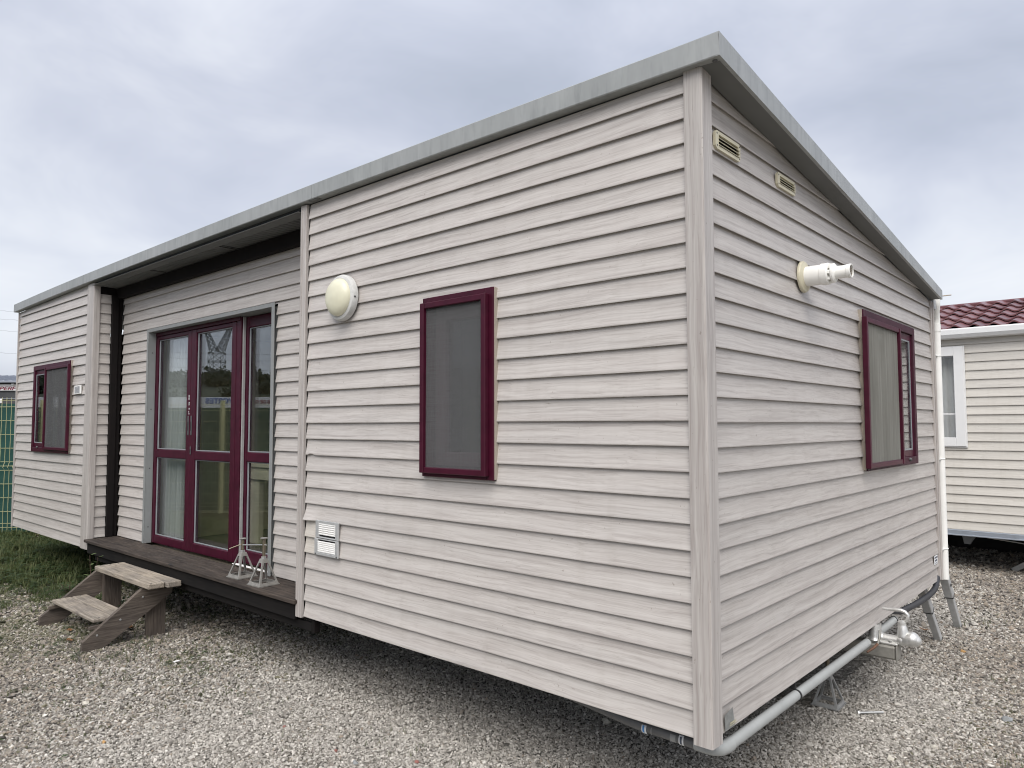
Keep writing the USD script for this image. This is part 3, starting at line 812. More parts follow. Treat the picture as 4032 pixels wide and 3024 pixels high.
# ---- windows
def window(axis, plane, out, op, sash, sashout, fixed_glass, scr, name_seed, knob=None, inner_frame=True):
    """maroon window: outer frame (part) with sash, screen, panes, seal (sub-parts); op/sash = u0,u1,z0,z1"""
    def mk(bl):
        m = MB()
        for (a, b_, d0, d1, z0, z1, bv) in bl:
            d0w, d1w = plane + out * d0, plane + out * d1
            if axis == 'x':
                m.box(a, b_, d0w, d1w, z0, z1, bv)
            else:
                m.box(d0w, d1w, a, b_, z0, z1, bv)
        return m
    u0, u1, z0, z1 = op

    def ring(u0, u1, z0, z1, w, d0, d1, bv=.003):
        return [(u0, u0 + w, d0, d1, z0, z1, bv), (u1 - w, u1, d0, d1, z0, z1, bv), (u0 + w, u1 - w, d0, d1, z0, z0 + w, bv), (u0 + w, u1 - w, d0, d1, z1 - w, z1, bv)]
    e = .012
    fr = obj('window', mk(ring(u0 - e, u1 + e, z0 - e, z1 + e, .052, -.03, .020)), 'faded_maroon' if axis == 'y' else 'maroon_frame', home)
    obj('seal', mk(ring(u0 - e - .006, u1 + e + .004, z0 - e + .004, z1 + e - .002, .012, -.012, .012, .001)), 'seal_foam', fr)
    s0, s1, t0, t1 = sash
    w = .030
    so = sashout
    obj('sash', mk([(s0, s0 + w, .0205, so, t0, t1, .003), (s1 - w, s1, .0205, so, t0, t1, .003), (s0 + w, s1 - w, .0205, so - .004, t0, t0 + w, .003), (s0 + w, s1 - w, .0205, so - .004, t1 - w, t1, .003)]), 'maroon_frame', fr)
    obj('screen', mk([(s0 + w, s1 - w, .030, .031, t0 + w, t1 - w, 0)]), scr, fr)
    if inner_frame:
        obj('inner_frame', mk(ring(u0 + .042, u1 - .042, z0 + .042, z1 - .042, .075, -.070, -.022, .006)), 'inner_maroon', fr)
    obj('pane', mk([(u0 + .04, u1 - .04, -.058, -.054, z0 + .04, z1 - .04, 0)] if not fixed_glass else [(s0 + .03, s1 - .03, -.040, -.036, z0 + .04, z1 - .04, 0), (fixed_glass[0], fixed_glass[1], -.0060, -.0025, z0 + .085, z1 - .085, 0)]), 'glass', fr)
    if fixed_glass:
        a, b_ = fixed_glass
        obj('bead', mk(ring(a, b_, z0 + .085, z1 - .085, .012, -.0022, .003, .001)), 'silver_bead', fr)
        obj('frame_panel', mk([(a - .012, b_ + .012, -.035, .004, z0 + .04, z0 + .088, .003), (a - .012, b_ + .012, -.035, .004, z1 - .088, z1 - .04, .003), (b_ - .002, b_ + .028, -.035, .006, z0 + .04, z1 - .04, .003) if axis == 'y' else (a - .028, a + .002, -.035, .006, z0 + .04, z1 - .04, .003)]), 'maroon_frame', fr)
    if knob:
        ku, kz = knob
        c = (ku, plane + out * .02, kz) if axis == 'x' else (plane + out * .02, ku, kz)
        ax = (0, out, 0) if axis == 'x' else (out, 0, 0)
        obj('knob', MB().lathe([(.012, 0), (.012, .008), (.007, .014), (0, .015)], c, ax, 14), 'screw_steel', fr)
    # a pale room divider curtain a little way behind the panes keeps the room from reading as a void
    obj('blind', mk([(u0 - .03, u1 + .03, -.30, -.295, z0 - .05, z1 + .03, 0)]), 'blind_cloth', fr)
    return fr


window('x', 0.0, -1, W1, (-1.600, -1.118, .953, 1.852), .052, None, 'insect_screen', 1)
window('x', 0.0, -1, W2, (-7.893, -7.118, .945, 1.850), .048, (-8.335, -7.93), 'insect_screen', 2, knob=(-8.15, .965), inner_frame=False)
window('y', 0.004, 1, W3, (2.005, 2.775, .940, 1.845), .050, (2.82, 3.19), 'dusty_screen', 3, knob=(3.02, .958), inner_frame=False)

# ---- glazed porch door: grey casing, two maroon leaves, a set-back third pane
cs = MB().box(-5.885, -5.853, D - .021, D - .013, .098, 2.125, .002).box(-3.622, -3.582, D - .021, D - .013, .098, 2.125, .002).box(-5.853, -3.622, D - .020, D - .0125, 2.093, 2.125, .002)
cs.box(-5.858, -5.852, D - .0128, D + .052, .10, 2.092).box(-3.618, -3.612, D - .0128, D + .17, .10, 2.092).box(-5.852, -3.618, D - .0122, D + .17, 2.094, 2.099)
door = obj('porch_door', cs, 'casing_grey', home)
for z in (1.9, 1.36, .8, .25):
    obj('screw', MB().lathe([(.006, 0), (.006, .002), (0, .0035)], (-5.852, D + .02, z), (1, 0, 0), 10), 'screw_steel', door)


def leaf(x0, x1, y0, y1, z0, z1, wl, wr, zt, zm0, zm1, zb, name='door_leaf'):
    m = MB().box(x0, x0 + wl, y0, y1, z0, z1, .005).box(x1 - wr, x1, y0, y1, z0, z1, .005)
    m.box(x0 + wl, x1 - wr, y0 + .003, y1, z0, zb, .006).box(x0 + wl, x1 - wr, y0 + .003, y1, zm0, zm1, .006).box(x0 + wl, x1 - wr, y0 + .003, y1, zt, z1, .006)
    lf = obj(name, m, 'maroon_frame', door)
    a, b_ = x0 + wl, x1 - wr
    for (q0, q1) in ((zb, zm0), (zm1, zt)):
        obj('pane', MB().box(a, b_, y0 + .026, y0 + .030, q0, q1).box(a, b_, y0 + .042, y0 + .046, q0, q1), 'glass', lf)
        bd = MB()
        for (c0, c1, e0, e1) in ((a, a + .016, q0, q1), (b_ - .008, b_, q0, q1), (a + .016, b_ - .008, q0, q0 + .010), (a + .016, b_ - .008, q1 - .008, q1)):
            bd.box(c0, c1, y0 + .016, y0 + .025, e0, e1, .002)
        obj('bead', bd, 'silver_bead', lf)
    return lf


y0 = D + .055
obj('door_head', MB().box(-5.86, -4.23, D + .050, D + .125, 2.060, 2.093, .003), 'maroon_frame', door)
obj('jamb', MB().box(-5.905, -5.862, D + .053, D + .12, .099, 2.060, .003), 'maroon_frame', door)
lf1 = leaf(-5.860, -5.104, y0, y0 + .055, .100, 2.058, .047, .074, 2.022, .905, .982, .176)
lf2 = leaf(-5.098, -4.300, y0, y0 + .055, .101, 2.058, .086, .070, 2.022, .905, .980, .182)
obj('door_post', MB().box(-4.298, -4.228, D + .060, D + .165, .100, 2.093, .004), 'maroon_frame', door)
obj('white_strip', MB().box(-4.227, -4.214, D + .074, D + .098, .098, 2.092, .002), 'glue_mark', door)
lf3 = leaf(-4.235, -3.62, D + .100, D + .150, .100, 2.090, .044, .030, 2.000, .912, .988, .205)
obj('sill_strip', MB().box(-4.25, -3.60, D + .030, D + .060, .099, .106, .002), 'white_plastic', door)
for (x0, x1, z0, z1) in ((-5.146, -5.116, 1.12, 1.29), (-5.086, -5.058, 1.12, 1.29), (-5.086, -5.062, .95, 1.02)):
    obj('lock_plate', MB().box(x0, x1, y0 - .005, y0 - .0005, z0, z1, .002), 'lock_steel', lf2)
    obj('keyhole', MB().box((x0 + x1) / 2 - .006, (x0 + x1) / 2 + .006, y0 - .0065, y0 - .0055, (z0 + z1) / 2 - (z1 - z0) * .27, (z0 + z1) / 2 + (z1 - z0) * .18), 'black_rubber', lf2)
pp = RNG.uniform(0, 1, (9, 2))
chips = MB()
for i, (a, c) in enumerate(pp):
    z = 1.30 + c * .17
    chips.box(-5.132 + a * .012, -5.126 + a * .012 + .004, y0 - .0022, y0 - .0006, z, z + .006 + .022 * pp[i - 1][0])
obj('bare_paint', chips, 'label_white', lf1, label='bare pale patches where the maroon paint has flaked by the lock')

# ---- porch deck
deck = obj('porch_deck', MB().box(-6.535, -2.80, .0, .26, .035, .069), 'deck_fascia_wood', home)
for i, (ya, yb) in enumerate(((-.036, .066), (.072, .170), (.176, .268))):
    cuts = [(-6.552, -4.62), (-4.616, -2.806)] if i != 1 else [(-6.552, -3.72), (-3.717, -2.806)]
    for a, c in cuts:
        obj('deck_plank', MB().box(a, c, ya, yb, .070 + .0012 * (i == 1), .098, .004), 'deck_wood', deck)
if True:
    x = -4.618
    obj('split', MB().box(x - .028, x + .018, -.0372, -.010, .0885, .0988, .002), 'underside_dark', deck)
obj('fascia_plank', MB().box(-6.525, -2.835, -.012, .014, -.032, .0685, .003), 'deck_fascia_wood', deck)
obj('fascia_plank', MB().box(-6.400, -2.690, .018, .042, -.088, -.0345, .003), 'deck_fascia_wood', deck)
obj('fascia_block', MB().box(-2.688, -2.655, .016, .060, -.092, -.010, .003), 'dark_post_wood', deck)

# ---- fittings on the walls
lamp = obj('wall_lamp', MB().lathe([(0, 0), (.128, 0), (.140, .006), (.141, .028), (.134, .042), (.120, .047), (.1155, .046), (.1155, .040)], (-2.345, .0, 1.975), (0, -1, 0), 48), 'lamp_ring', home, smooth=35)
obj('lens', MB().lathe([(.1150, .040), (.1145, .052), (.108, .066), (.094, .079), (.070, .089), (.040, .0945), (0, .096)], (-2.345, .0, 1.975), (0, -1, 0), 48), 'lamp_lens', lamp, smooth=True)
obj('screw', MB().lathe([(0, .004), (.006, .004), (.006, .0)], (-2.345 + .139, -.030, 1.967), (1, 0, 0), 10), 'screw_steel', lamp)


def vent(y0, y1, z0, z1, label):
    x = .002
    pl = Polygon([(y0 + .012, z0), (y1 - .012, z0), (y1, z0 + .012), (y1, z1 - .012), (y1 - .012, z1), (y0 + .012, z1), (y0, z1 - .012), (y0, z0 + .012)])
    hole = sbox(y0 + .030, z0 + .016, y1 - .018, z1 - .014)
    v = obj('air_vent', MB().prism(pl.difference(hole), 0, x, x + .012), 'cream_plastic', home, label=label)
    obj('back', MB().box(x - .002, x + .001, y0 + .02, y1 - .01, z0 + .01, z1 - .01), 'black_rubber', v)
    n = 3
    for k in range(n):
        z = z0 + .018 + k * (z1 - z0 - .034) / n
        a, c = y0 + .028, y1 - .012
        V = [(x + .004, a, z + .012), (x + .004, c, z + .012), (x + .017, c, z), (x + .017, a, z), (x + .002, a, z + .010), (x + .002, c, z + .010), (x + .015, c, z - .002), (x + .015, a, z - .002)]
        obj('louvre', (np.array(V), np.array([(0, 1, 2, 3), (7, 6, 5, 4), (0, 4, 5, 1), (1, 5, 6, 2), (2, 6, 7, 3), (3, 7, 4, 0)])[:, ::-1]), 'cream_plastic', v)
    for (yy, zz) in ((y0 + .014, z1 - .012), (y0 + .014, z0 + .014), (y1 - .010, z1 - .012), (y1 - .010, z0 + .012)):
        obj('screw', MB().lathe([(.0035, 0), (.0035, .0012), (0, .002)], (x + .012, yy, zz), (1, 0, 0), 8), 'screw_steel', v)


vent(.137, .374, 2.339, 2.416, 'cream louvred vent nearer the corner post')
vent(.787, 1.016, 2.341, 2.410, 'cream louvred vent further along the gable')
fl = obj('flue', MB().lathe([(0, 0), (.080, 0), (.080, .008), (.076, .014), (.050, .022)], (.004, 1.112, 1.950), (1, 0, 0), 40), 'cream_plastic', home, smooth=30)
obj('flue_pipe', MB().lathe([(.050, .020), (.050, .095), (.054, .097), (.054, .128), (.049, .134), (.030, .134)], (.004, 1.112, 1.950), (1, 0, 0), 36), 'white_pipe', fl, smooth=30)
sl = MB()
for k in range(8):
    t = k * math.pi / 4
    sl.box(.130, .148, 1.112 + .040 * math.cos(t) - .008, 1.112 + .040 * math.cos(t) + .008, 1.950 + .040 * math.sin(t) - .008, 1.950 + .040 * math.sin(t) + .008, .002)
sl.lathe([(.032, .144), (.048, .146), (.048, .156), (.040, .162), (.031, .163)], (.004, 1.112, 1.950), (1, 0, 0), 30)
obj('flue_collar', sl, 'white_pipe', fl, smooth=30)
obj('flue_tip', MB().lathe([(.0315, .12), (.0315, .215), (.0345, .217), (.0345, .235), (.030, .236), (.030, .226), (0, .226)], (.004, 1.112, 1.950), (1, 0, 0), 30), 'white_pipe', fl, smooth=30)
gm = MB()
for k in range(-3, 4):
    h = math.sqrt(max(.0295 ** 2 - (k * .008) ** 2, 0))
    gm.box(.2315, .2325, 1.112 + k * .008 - .001, 1.112 + k * .008 + .001, 1.950 - h, 1.950 + h)
    gm.box(.2330, .2338, 1.112 - h, 1.112 + h, 1.950 + k * .008 - .001, 1.950 + k * .008 + .001)
obj('flue_grate', gm, 'seal_foam', fl)
obj('flue_dark', MB().lathe([(0.0295, .2266), (0, .2266)], (.004, 1.112, 1.950), (1, 0, 0), 24), 'black_rubber', fl)

# low grille bent over a lap, with two paler boards beside it and a dented board above
pl = obj('pale_board', MB().box(-2.752, -2.615, -.0035, -.0015, .409, .600), 'cream_plastic', home) if False else None
gr = None
for k, (za, zb) in enumerate(((.405, .507), (.511, .618))):
    x0, x1 = -2.612 - .010 * (1 - k), -2.374
    fr = MB().box(x0, x0 + .034, -.013, -.0015, za, zb, .002).box(x1 - .030, x1, -.013, -.0015, za, zb, .002).box(x0 + .034, x1 - .030, -.013, -.0015, za, za + (.018 if k == 0 else .008), .002).box(x0 + .034, x1 - .030, -.013, -.0015, zb - (.018 if k == 1 else .006), zb, .002)
    gr = obj('low_grille', fr, 'zinc_grey', home)
    for j in range(6):
        z = za + .020 + j * (zb - za - .034) / 6
        obj('louvre', MB().box(x0 + .034, x1 - .030, -.0125, -.0045, z, z + .0098, .002), 'white_plastic', gr)
    obj('back', MB().box(x0 + .03, x1 - .03, -.003, -.001, za, zb), 'black_rubber', gr)
for xx in (-2.608, -2.386):
    obj('rivet', MB().lathe([(.006, 0), (.005, .003), (0, .004)], (xx, -.013, .412), (0, -1, 0), 10), 'screw_steel', gr)
sv = obj('small_vent', MB().box(-7.028, -6.842, -.014, -.0015, 1.530, 1.618, .003), 'white_plastic', home)
for k in range(7):
    obj('slot', MB().box(-7.005, -6.865, -.0155, -.0142, 1.541 + k * .010, 1.5455 + k * .010), 'label_dark', sv)

# stickers: grey tape by the corner post, small white label at the far end of the gable
tp = obj('corner_tape', MB().raw([(.0105, .134, .001), (.0110, .220, .002), (.0080, .208, .073), (.0080, .145, .062), (.0085, .134, .057),
                                   (.0095, .134, .001), (.0100, .220, .002), (.0070, .208, .073), (.0070, .145, .062), (.0075, .134, .057)],
                                  [(0, 1, 2), (0, 2, 3), (0, 3, 4), (7, 6, 5), (8, 7, 5), (9, 8, 5), (0, 5, 6), (0, 6, 1), (1, 6, 7), (1, 7, 2)]), 'tape_grey', home)
m = MB()
for k in range(7):
    m.box(.0108, .0115,   .176 + k * .008, .182 + k * .008, .016, .022)
obj('print', m.box(.0110, .0117, .172, .238, .009, .0125), 'tape_print', tp)
lb = obj('small_label', MB().box(.0030, .0048, 3.735, 3.845, .128, .192), 'label_white', home)
m = MB()
for (za, zb, a, c) in ((.172, .184, 3.742, 3.786), (.172, .184, 3.794, 3.838), (.150, .163, 3.758, 3.784), (.150, .163, 3.790, 3.822), (.136, .139, 3.750, 3.836)):
    m.box(.0049, .0055, a, c, za, zb)
obj('print', m, 'label_dark', lb)

# drain pipe under the edge: along the front, round the corner, along the gable end
rp = .0235
PZ = -.070
obj('drain_pipe', MB().tube([(-2.6, .30, PZ + .045), (-1.3, .22, PZ + .040), (-.62, .130, PZ + .022), (-.40, .116, PZ + .006), (-.105, .115, PZ)], rp, 18), 'dark_grey_pipe', home, smooth=40)
elb = [(-.105, .115, PZ), (-.06, .113, PZ), (-.030, .117, PZ), (-.012, .132, PZ), (-.004, .160, PZ), (-.002, .200, PZ)]
obj('pipe_elbow', MB().tube(elb, [rp + .003] * 6, 20), 'grey_pipe', home, smooth=40)
pp1 = obj('drain_pipe', MB().tube([(-.002, .195, PZ), (.004, 2.00, PZ)], rp, 20), 'grey_pipe', home, smooth=40)
obj('drain_pipe', MB().tube([(-.002, 2.20, PZ), (-.014, 2.66, PZ)], rp, 20), 'grey_pipe', home, smooth=40)
obj('pipe_strap', MB().tube([(.002, .895, PZ), (.002, .906, PZ)], rp + .0025, 20).box(-.03, .0, .896, .905, PZ + .025, PZ + .06), 'black_rubber', pp1)
obj('pipe_strap', MB().tube([(-.013, 2.63, PZ), (-.013, 2.64, PZ)], rp + .0025, 20), 'black_rubber', home)
for xa, xb, mt in ((-.345, -.322, 'label_white'), (-.172, -.150, 'label_white'), (-.340, -.331, 'label_blue'), (-.166, -.157, 'label_dark'), (-.300, -.296, 'glue_mark'), (-.21, -.185, 'glue_mark')):
    r_ = rp + (.0012 if mt == 'label_white' else .0022)
    th = np.linspace(-1.4, .9, 9) if mt == 'label_white' else np.linspace(-.6, .6, 6)
    V = [(x, .115 - r_ * math.cos(t), PZ + .001 + r_ * math.sin(t)) for x in (xa, xb) for t in th]
    n = len(th)
    obj('pipe_sticker', (np.array(V), np.array([(i, i + n, i + n + 1, i + 1) for i in range(n - 1)])), mt, home)
cd = [(-.03, 2.58, .012), (-.012, 2.66, -.004), (.004, 2.76, -.024), (.008, 2.92, -.030), (.010, 3.10, -.040), (.010, 3.30, -.046), (.008, 3.50, -.050), (.004, 3.66, -.046), (.002, 3.74, -.036), (-.002, 3.81, -.012), (-.006, 3.86, .03)]
cdp = np.array(cd)
t_ = np.linspace(0, len(cd) - 1, 60)
cdp = np.stack([np.interp(t_, range(len(cd)), cdp[:, k]) for k in range(3)], 1)
cdp[:, 2] -= .012
obj('conduit', MB().tube(cdp, .021 + .0006 * np.cos(np.arange(60) * 2.4), 14), 'conduit_black', home, smooth=True)

# tow coupling on the drawbar
hy = 2.20
hit = obj('drawbar', MB().box(-.60, .115, hy - .045, hy + .045, -.190, -.108, .012), 'drawbar_steel', home)
obj('drawbar_cap', MB().box(.1155, .123, hy - .048, hy + .048, -.193, -.105, .006), 'drawbar_steel', hit)
base = MB().box(-.050, .125, hy - .040, hy + .040, -.106, -.090, .006)
obj('coupling_plate', base, 'hitch_aluminium', hit)
body = [(.10, hy, -.072), (.15, hy, -.070), (.19, hy, -.062), (.225, hy, -.060), (.25, hy, -.068)]
hb = m3.Manifold.batch_boolean([m3.Manifold.sphere(.030, 20).translate([.03, hy, -.078]) + m3.Manifold.sphere(.034, 24).translate([.14, hy, -.074]),
                                m3.Manifold.batch_hull([m3.Manifold.sphere(.028, 20).translate([.02, hy, -.080]), m3.Manifold.sphere(.026, 20).translate([.15, hy, -.078])]),
                                m3.Manifold.batch_hull([m3.Manifold.sphere(.028, 20).translate([.14, hy, -.074]), m3.Manifold.sphere(.043, 32).translate([.195, hy, -.058])]),
                                m3.Manifold.batch_hull([m3.Manifold.sphere(.036, 20).translate([.195, hy, -.058]), m3.Manifold.sphere(.034, 28).translate([.212, hy, -.064])])], m3.OpType.Add)
obj('coupling_head', hb, 'hitch_aluminium', hit, smooth=50)
obj('lever_neck', MB().lathe([(.034, 0), (.029, .035), (.022, .065), (.0225, .067), (.0225, .085), (.012, .092), (0, .094)], (.150, hy, -.050), (-.10, 0, 1), 24), 'hitch_aluminium', hit, smooth=35)
lv = [(.150, .035), (.164, .042), (.176, .058), (.176, .078), (.163, .093), (.140, .100), (.110, .100), (.075, .097), (.040, .096)]
obj('lever', MB().tube([(x, hy, z) for x, z in lv], [.008, .009, .010, .011, .011, .011, .011, .010, .008], 10), 'hitch_aluminium', hit, smooth=50)
obj('socket_tube', MB().lathe([(.050, -.062), (.037, -.040), (.034, .030), (.031, .030), (.031, -.02), (0, -.02)], (-.005, hy, -.030), (0, 0, 1), 28), 'hitch_aluminium', hit, smooth=35)
for xx in (-.045, .085):
    obj('bolt_head', MB().lathe([(.012, 0), (.012, .010), (0, .011)], (xx, hy - .026, -.090), (0, 0, 1), 6), 'bright_zinc', hit)
obj('lock_handle', MB().tube([(.03, hy - .040, -.032), (.037, hy - .062, -.042), (.036, hy - .068, -.065), (.030, hy - .085, -.100)], .0065, 8), 'drawbar_steel', hit, smooth=True)
obj('rusty_handle', MB().tube([(.030, hy - .085, -.098), (.015, hy - .110, -.118), (-.012, hy - .150, -.140)], [.008, .0075, .006], 8), 'rusty_steel', hit, smooth=True)

# two folding corner legs at the rear
def leg(top, foot, name_l):
    top, foot = np.array(top), np.array(foot)
    dvec = foot - top
    mid = top + dvec * .48
    lg = obj('corner_leg', MB().obox(top, mid, .062, .062, up=(1, 0, 0), bev=.005), 'zinc_grey', home)
    obj('leg_slide', MB().obox(mid, foot, .050, .050, up=(1, 0, 0), bev=.004), 'zinc_grey', lg)
    obj('leg_ring', MB().obox(mid - dvec * .008, mid + dvec * .004, .066, .066, up=(1, 0, 0)), 'black_rubber', lg)
    obj('leg_foot', MB().obox(foot, foot + dvec / np.linalg.norm(dvec) * .010, .054, .054, up=(1, 0, 0)), 'black_rubber', lg)
    return lg


leg((-.075, 3.62, .0), (-.040, 3.99, float(gz(0, 4)) + .012), 'a')
l2 = leg((-.035, 4.16, .05), (.000, 4.52, float(gz(0, 4.5)) + .012), 'b')
obj('leg_bolt', MB().lathe([(.010, 0), (.008, .006), (0, .008)], (.000, 4.19, -.035), (1, -.2, 0), 10), 'bright_zinc', l2)
obj('leg_slot', MB().box(.009, .012, 4.245, 4.275, -.118, -.098), 'black_rubber', l2)

# ------------------------------------------------------------------ inside, seen through the door
def cloth(x0, x1, y, z0, z1, folds, amp, seed, hem=.01):
    n, k = folds * 10, 12
    xs = np.linspace(x0, x1, n)
    rr = np.random.default_rng(seed)
    ph = np.cumsum(rr.uniform(.6, 1.4, n))
    ph = ph / ph[-1] * folds * 2 * math.pi
    V = []
    for j in range(k):
        t = j / (k - 1)
        z = z1 + (z0 - z1) * t
        V += [(x + .01 * math.sin(p * .5) * t, y + amp * (.6 + .4 * t) * math.sin(p), z + hem * math.sin(p * .37) * (t > .99)) for x, p in zip(xs, ph)]
    F = [(j * n + i, (j + 1) * n + i, (j + 1) * n + i + 1, j * n + i + 1) for j in range(k - 1) for i in range(n - 1)]
    return np.array(V), np.array(F)


obj('curtain', cloth(-5.94, -5.50, .46, .150, 2.05, 7, .035, 3), 'curtain_cloth', smooth=True, label='white curtain hanging in folds behind the left door pane', cat='curtain', group='white curtains behind the door')
obj('curtain', cloth(-3.80, -3.66, .52, .150, 2.05, 2, .030, 5), 'curtain_cloth', smooth=True, label='narrow white curtain at the right edge of the set-back pane', cat='curtain', group='white curtains behind the door')
tb = thing('dining_table', 'pale dining table indoors, low in the set-back right door pane', 'table', (0, 0, 0))
obj('tabletop', MB().box(-5.42, -4.20, .95, 1.75, .805, .842, .006), 'table_wood', tb)
obj('apron', MB().box(-5.38, -4.24, .97, .995, .690, .803, .003).box(-4.265, -4.24, .997, 1.72, .690, .803, .003), 'table_wood', tb)
for (x, y) in ((-5.19, 1.025), (-4.30, 1.03), (-5.34, 1.69), (-4.30, 1.69)):
    obj('leg', MB().box(x - (.08 if x == -5.19 else .03), x + (.08 if x == -5.19 else .03), y - .026, y + .03, .076, .689, .004), 'table_wood', tb)
ch = thing('dining_chair', 'brown wooden chair with bent metal frame under the table indoors', 'chair', (0, 0, 0))
obj('backrest', MB().box(-5.06, -4.72, 1.08, 1.096, .46, .675, .008), 'chair_wood', ch)
obj('frame', MB().tube([(-5.05, 1.11, .076), (-5.05, 1.11, .38), (-5.035, 1.11, .42), (-5.0, 1.11, .435), (-4.76, 1.11, .435), (-4.73, 1.11, .42), (-4.72, 1.11, .076)], .011, 8), 'bright_zinc', ch, smooth=True)

# ------------------------------------------------------------------ wooden steps in front of the porch
st = thing('wooden_steps', 'weathered two-tread wooden steps standing on the gravel before the porch', 'steps')
def stringer(x0, x1, tag_):
    g = float(gz(x0, -.5)) - .004
    return MB().prism(Polygon([(-.660, g), (-.655, g + .078), (-.225, -.042), (-.017, -.042), (-.017, -.122), (-.530, g)]), 0, x0, x1)


obj('stringer', stringer(-4.645, -4.605, 1), 'stringer_wood', st)
obj('stringer', stringer(-5.635, -5.595, 2), 'stringer_wood', st)


def plank(x0, x1, y0, y1, z0, z1, seed, bev=.006):
    """worn plank: chipped front edge, slight cup"""
    m = MB().box(x0, x1, y0, y1, z0, z1, bev).mesh()
    m = m.subdivide_to_size(.09)
    v = np.array(m.vertices)
    n = meshkit.noise(np.stack([v[:, 0] * 9, v[:, 1] * 11, v[:, 2] * 11 + seed], -1), seed) - .5
    v[:, 2] += n * .0018
    v[:, 1] += (meshkit.noise(np.stack([v[:, 0] * 14, v[:, 1] * 9, v[:, 2] * 20 + seed], -1), seed + 3) - .5) * .003
    return trimesh.Trimesh(v, m.faces, process=False)


obj('tread', plank(-5.555, -4.440, -.268, -.146, -.040, .002, 1), 'tread_wood', st)
obj('tread', plank(-5.550, -4.400, -.141, -.034, -.041, .003, 2), 'tread_wood', st)
obj('tread', plank(-5.592, -4.648, -.575, -.430, -.262, -.236, 3), 'tread_wood', st)
obj('tread', plank(-5.592, -4.648, -.425, -.310, -.261, -.235, 4), 'tread_wood', st)
for x in (-4.672, -5.592):
    obj('cleat', MB().obox((x + .012, -.60, -.300), (x + .012, -.30, -.276), .022, .028, bev=.003), 'stringer_wood', st)
for x in (-4.686, -5.594):
    g = float(gz(x, -.1)) - .004
    obj('leg', plank(x, x + .038, -.190, -.044, g, -.046, 7, .004), 'leg_wood', st)
for (x, y, z) in ((-4.47, -.235, .003), (-4.47, -.175, .003), (-5.52, -.235, .003), (-5.52, -.09, .004), (-4.46, -.09, .004), (-4.69, -.52, -.235), (-5.56, -.52, -.235), (-5.56, -.37, -.234)):
    obj('screw_head', MB().lathe([(.0065, -.002), (.0065, .0012), (0, .0018)], (x, y, z), (0, 0, 1), 8), 'screw_steel', st)
obj('brace', MB().box(-4.720, -4.688, -.078, -.044, -.330, -.250, .003), 'leg_wood', st)
for (y, z) in ((-.560, -.345), (-.400, -.262), (-.24, -.12)):
    obj('bolt_head', MB().lathe([(.008, 0), (.007, .004), (0, .005)], (-4.605, y, z), (1, 0, 0), 10), 'grey_steel', st)

# ------------------------------------------------------------------ jack stands
def stand_mesh():
    """a square pyramid of cast metal with big openings in its four faces; base 0.148 wide, 0.185 high"""
    hb_, ht, H = .074, .019, .178
    outer = m3.Manifold.hull_points(np.array([(s * hb_, t * hb_, .006) for s in (-1, 1) for t in (-1, 1)] + [(s * ht, t * ht, H) for s in (-1, 1) for t in (-1, 1)]))
    i_ = .007
    inner = m3.Manifold.hull_points(np.array([(s * (hb_ - i_), t * (hb_ - i_), -.001) for s in (-1, 1) for t in (-1, 1)] + [(s * (ht - i_), t * (ht - i_), H - .012) for s in (-1, 1) for t in (-1, 1)]))
    body = outer - inner
    # trapezoid openings, rounded, cut straight through opposite faces
    tz = Polygon([(-.057, .022), (.057, .022), (.0150, .152), (-.0150, .152)]).buffer(-.006).buffer(.006, quad_segs=4)
    tz2 = [np.array(tz.exterior.coords)[:-1]]
    cs_ = m3.CrossSection(tz2) if Polygon(tz2[0]).exterior.is_ccw else m3.CrossSection([tz2[0][::-1]])
    # widen so that only corner bars 12 mm wide remain
    cut = cs_.extrude(.4)
    cv = np.array(cut.to_mesh().vert_properties[:, :3])
    cf = np.array(cut.to_mesh().tri_verts)
    a = m3.Manifold(m3.Mesh(np.stack([cv[:, 0], cv[:, 2] - .2, cv[:, 1]], 1).astype(np.float32), cf[:, ::-1].astype(np.uint32)))
    c = m3.Manifold(m3.Mesh(np.stack([cv[:, 2] - .2, cv[:, 0], cv[:, 1]], 1).astype(np.float32), cf.astype(np.uint32)))
    body = body - a - c
    flange = cube(-.080, .080, -.080, .080, 0, .007) - cube(-.060, .060, -.060, .060, -.01, .02)
    return body + flange


def jack_stand(label, loc, rz, ext, bars, group):
    t = thing('jack_stand', label, 'jack stand', loc, rz, group)
    obj('base', stand_mesh(), 'cast_aluminium' if bars else 'grey_steel', t, smooth=30)
    obj('nut', MB().lathe([(.014, .176), (.019, .178), (.019, .192), (.014, .194)], (0, 0, 0), (0, 0, 1), 6), 'grey_steel', t)
    obj('screw_shaft', MB().tube([(0, 0, .17), (0, 0, ext)], .0115, 14), 'jack_screw', t, smooth=40)
    obj('saddle', MB().lathe([(0, ext), (.012, ext), (.024, ext + .004), (.027, ext + .008), (.020, ext + .012), (0, ext + .010)], (0, 0, 0), (0, 0, 1), 20), 'cast_aluminium', t, smooth=35)
    return t


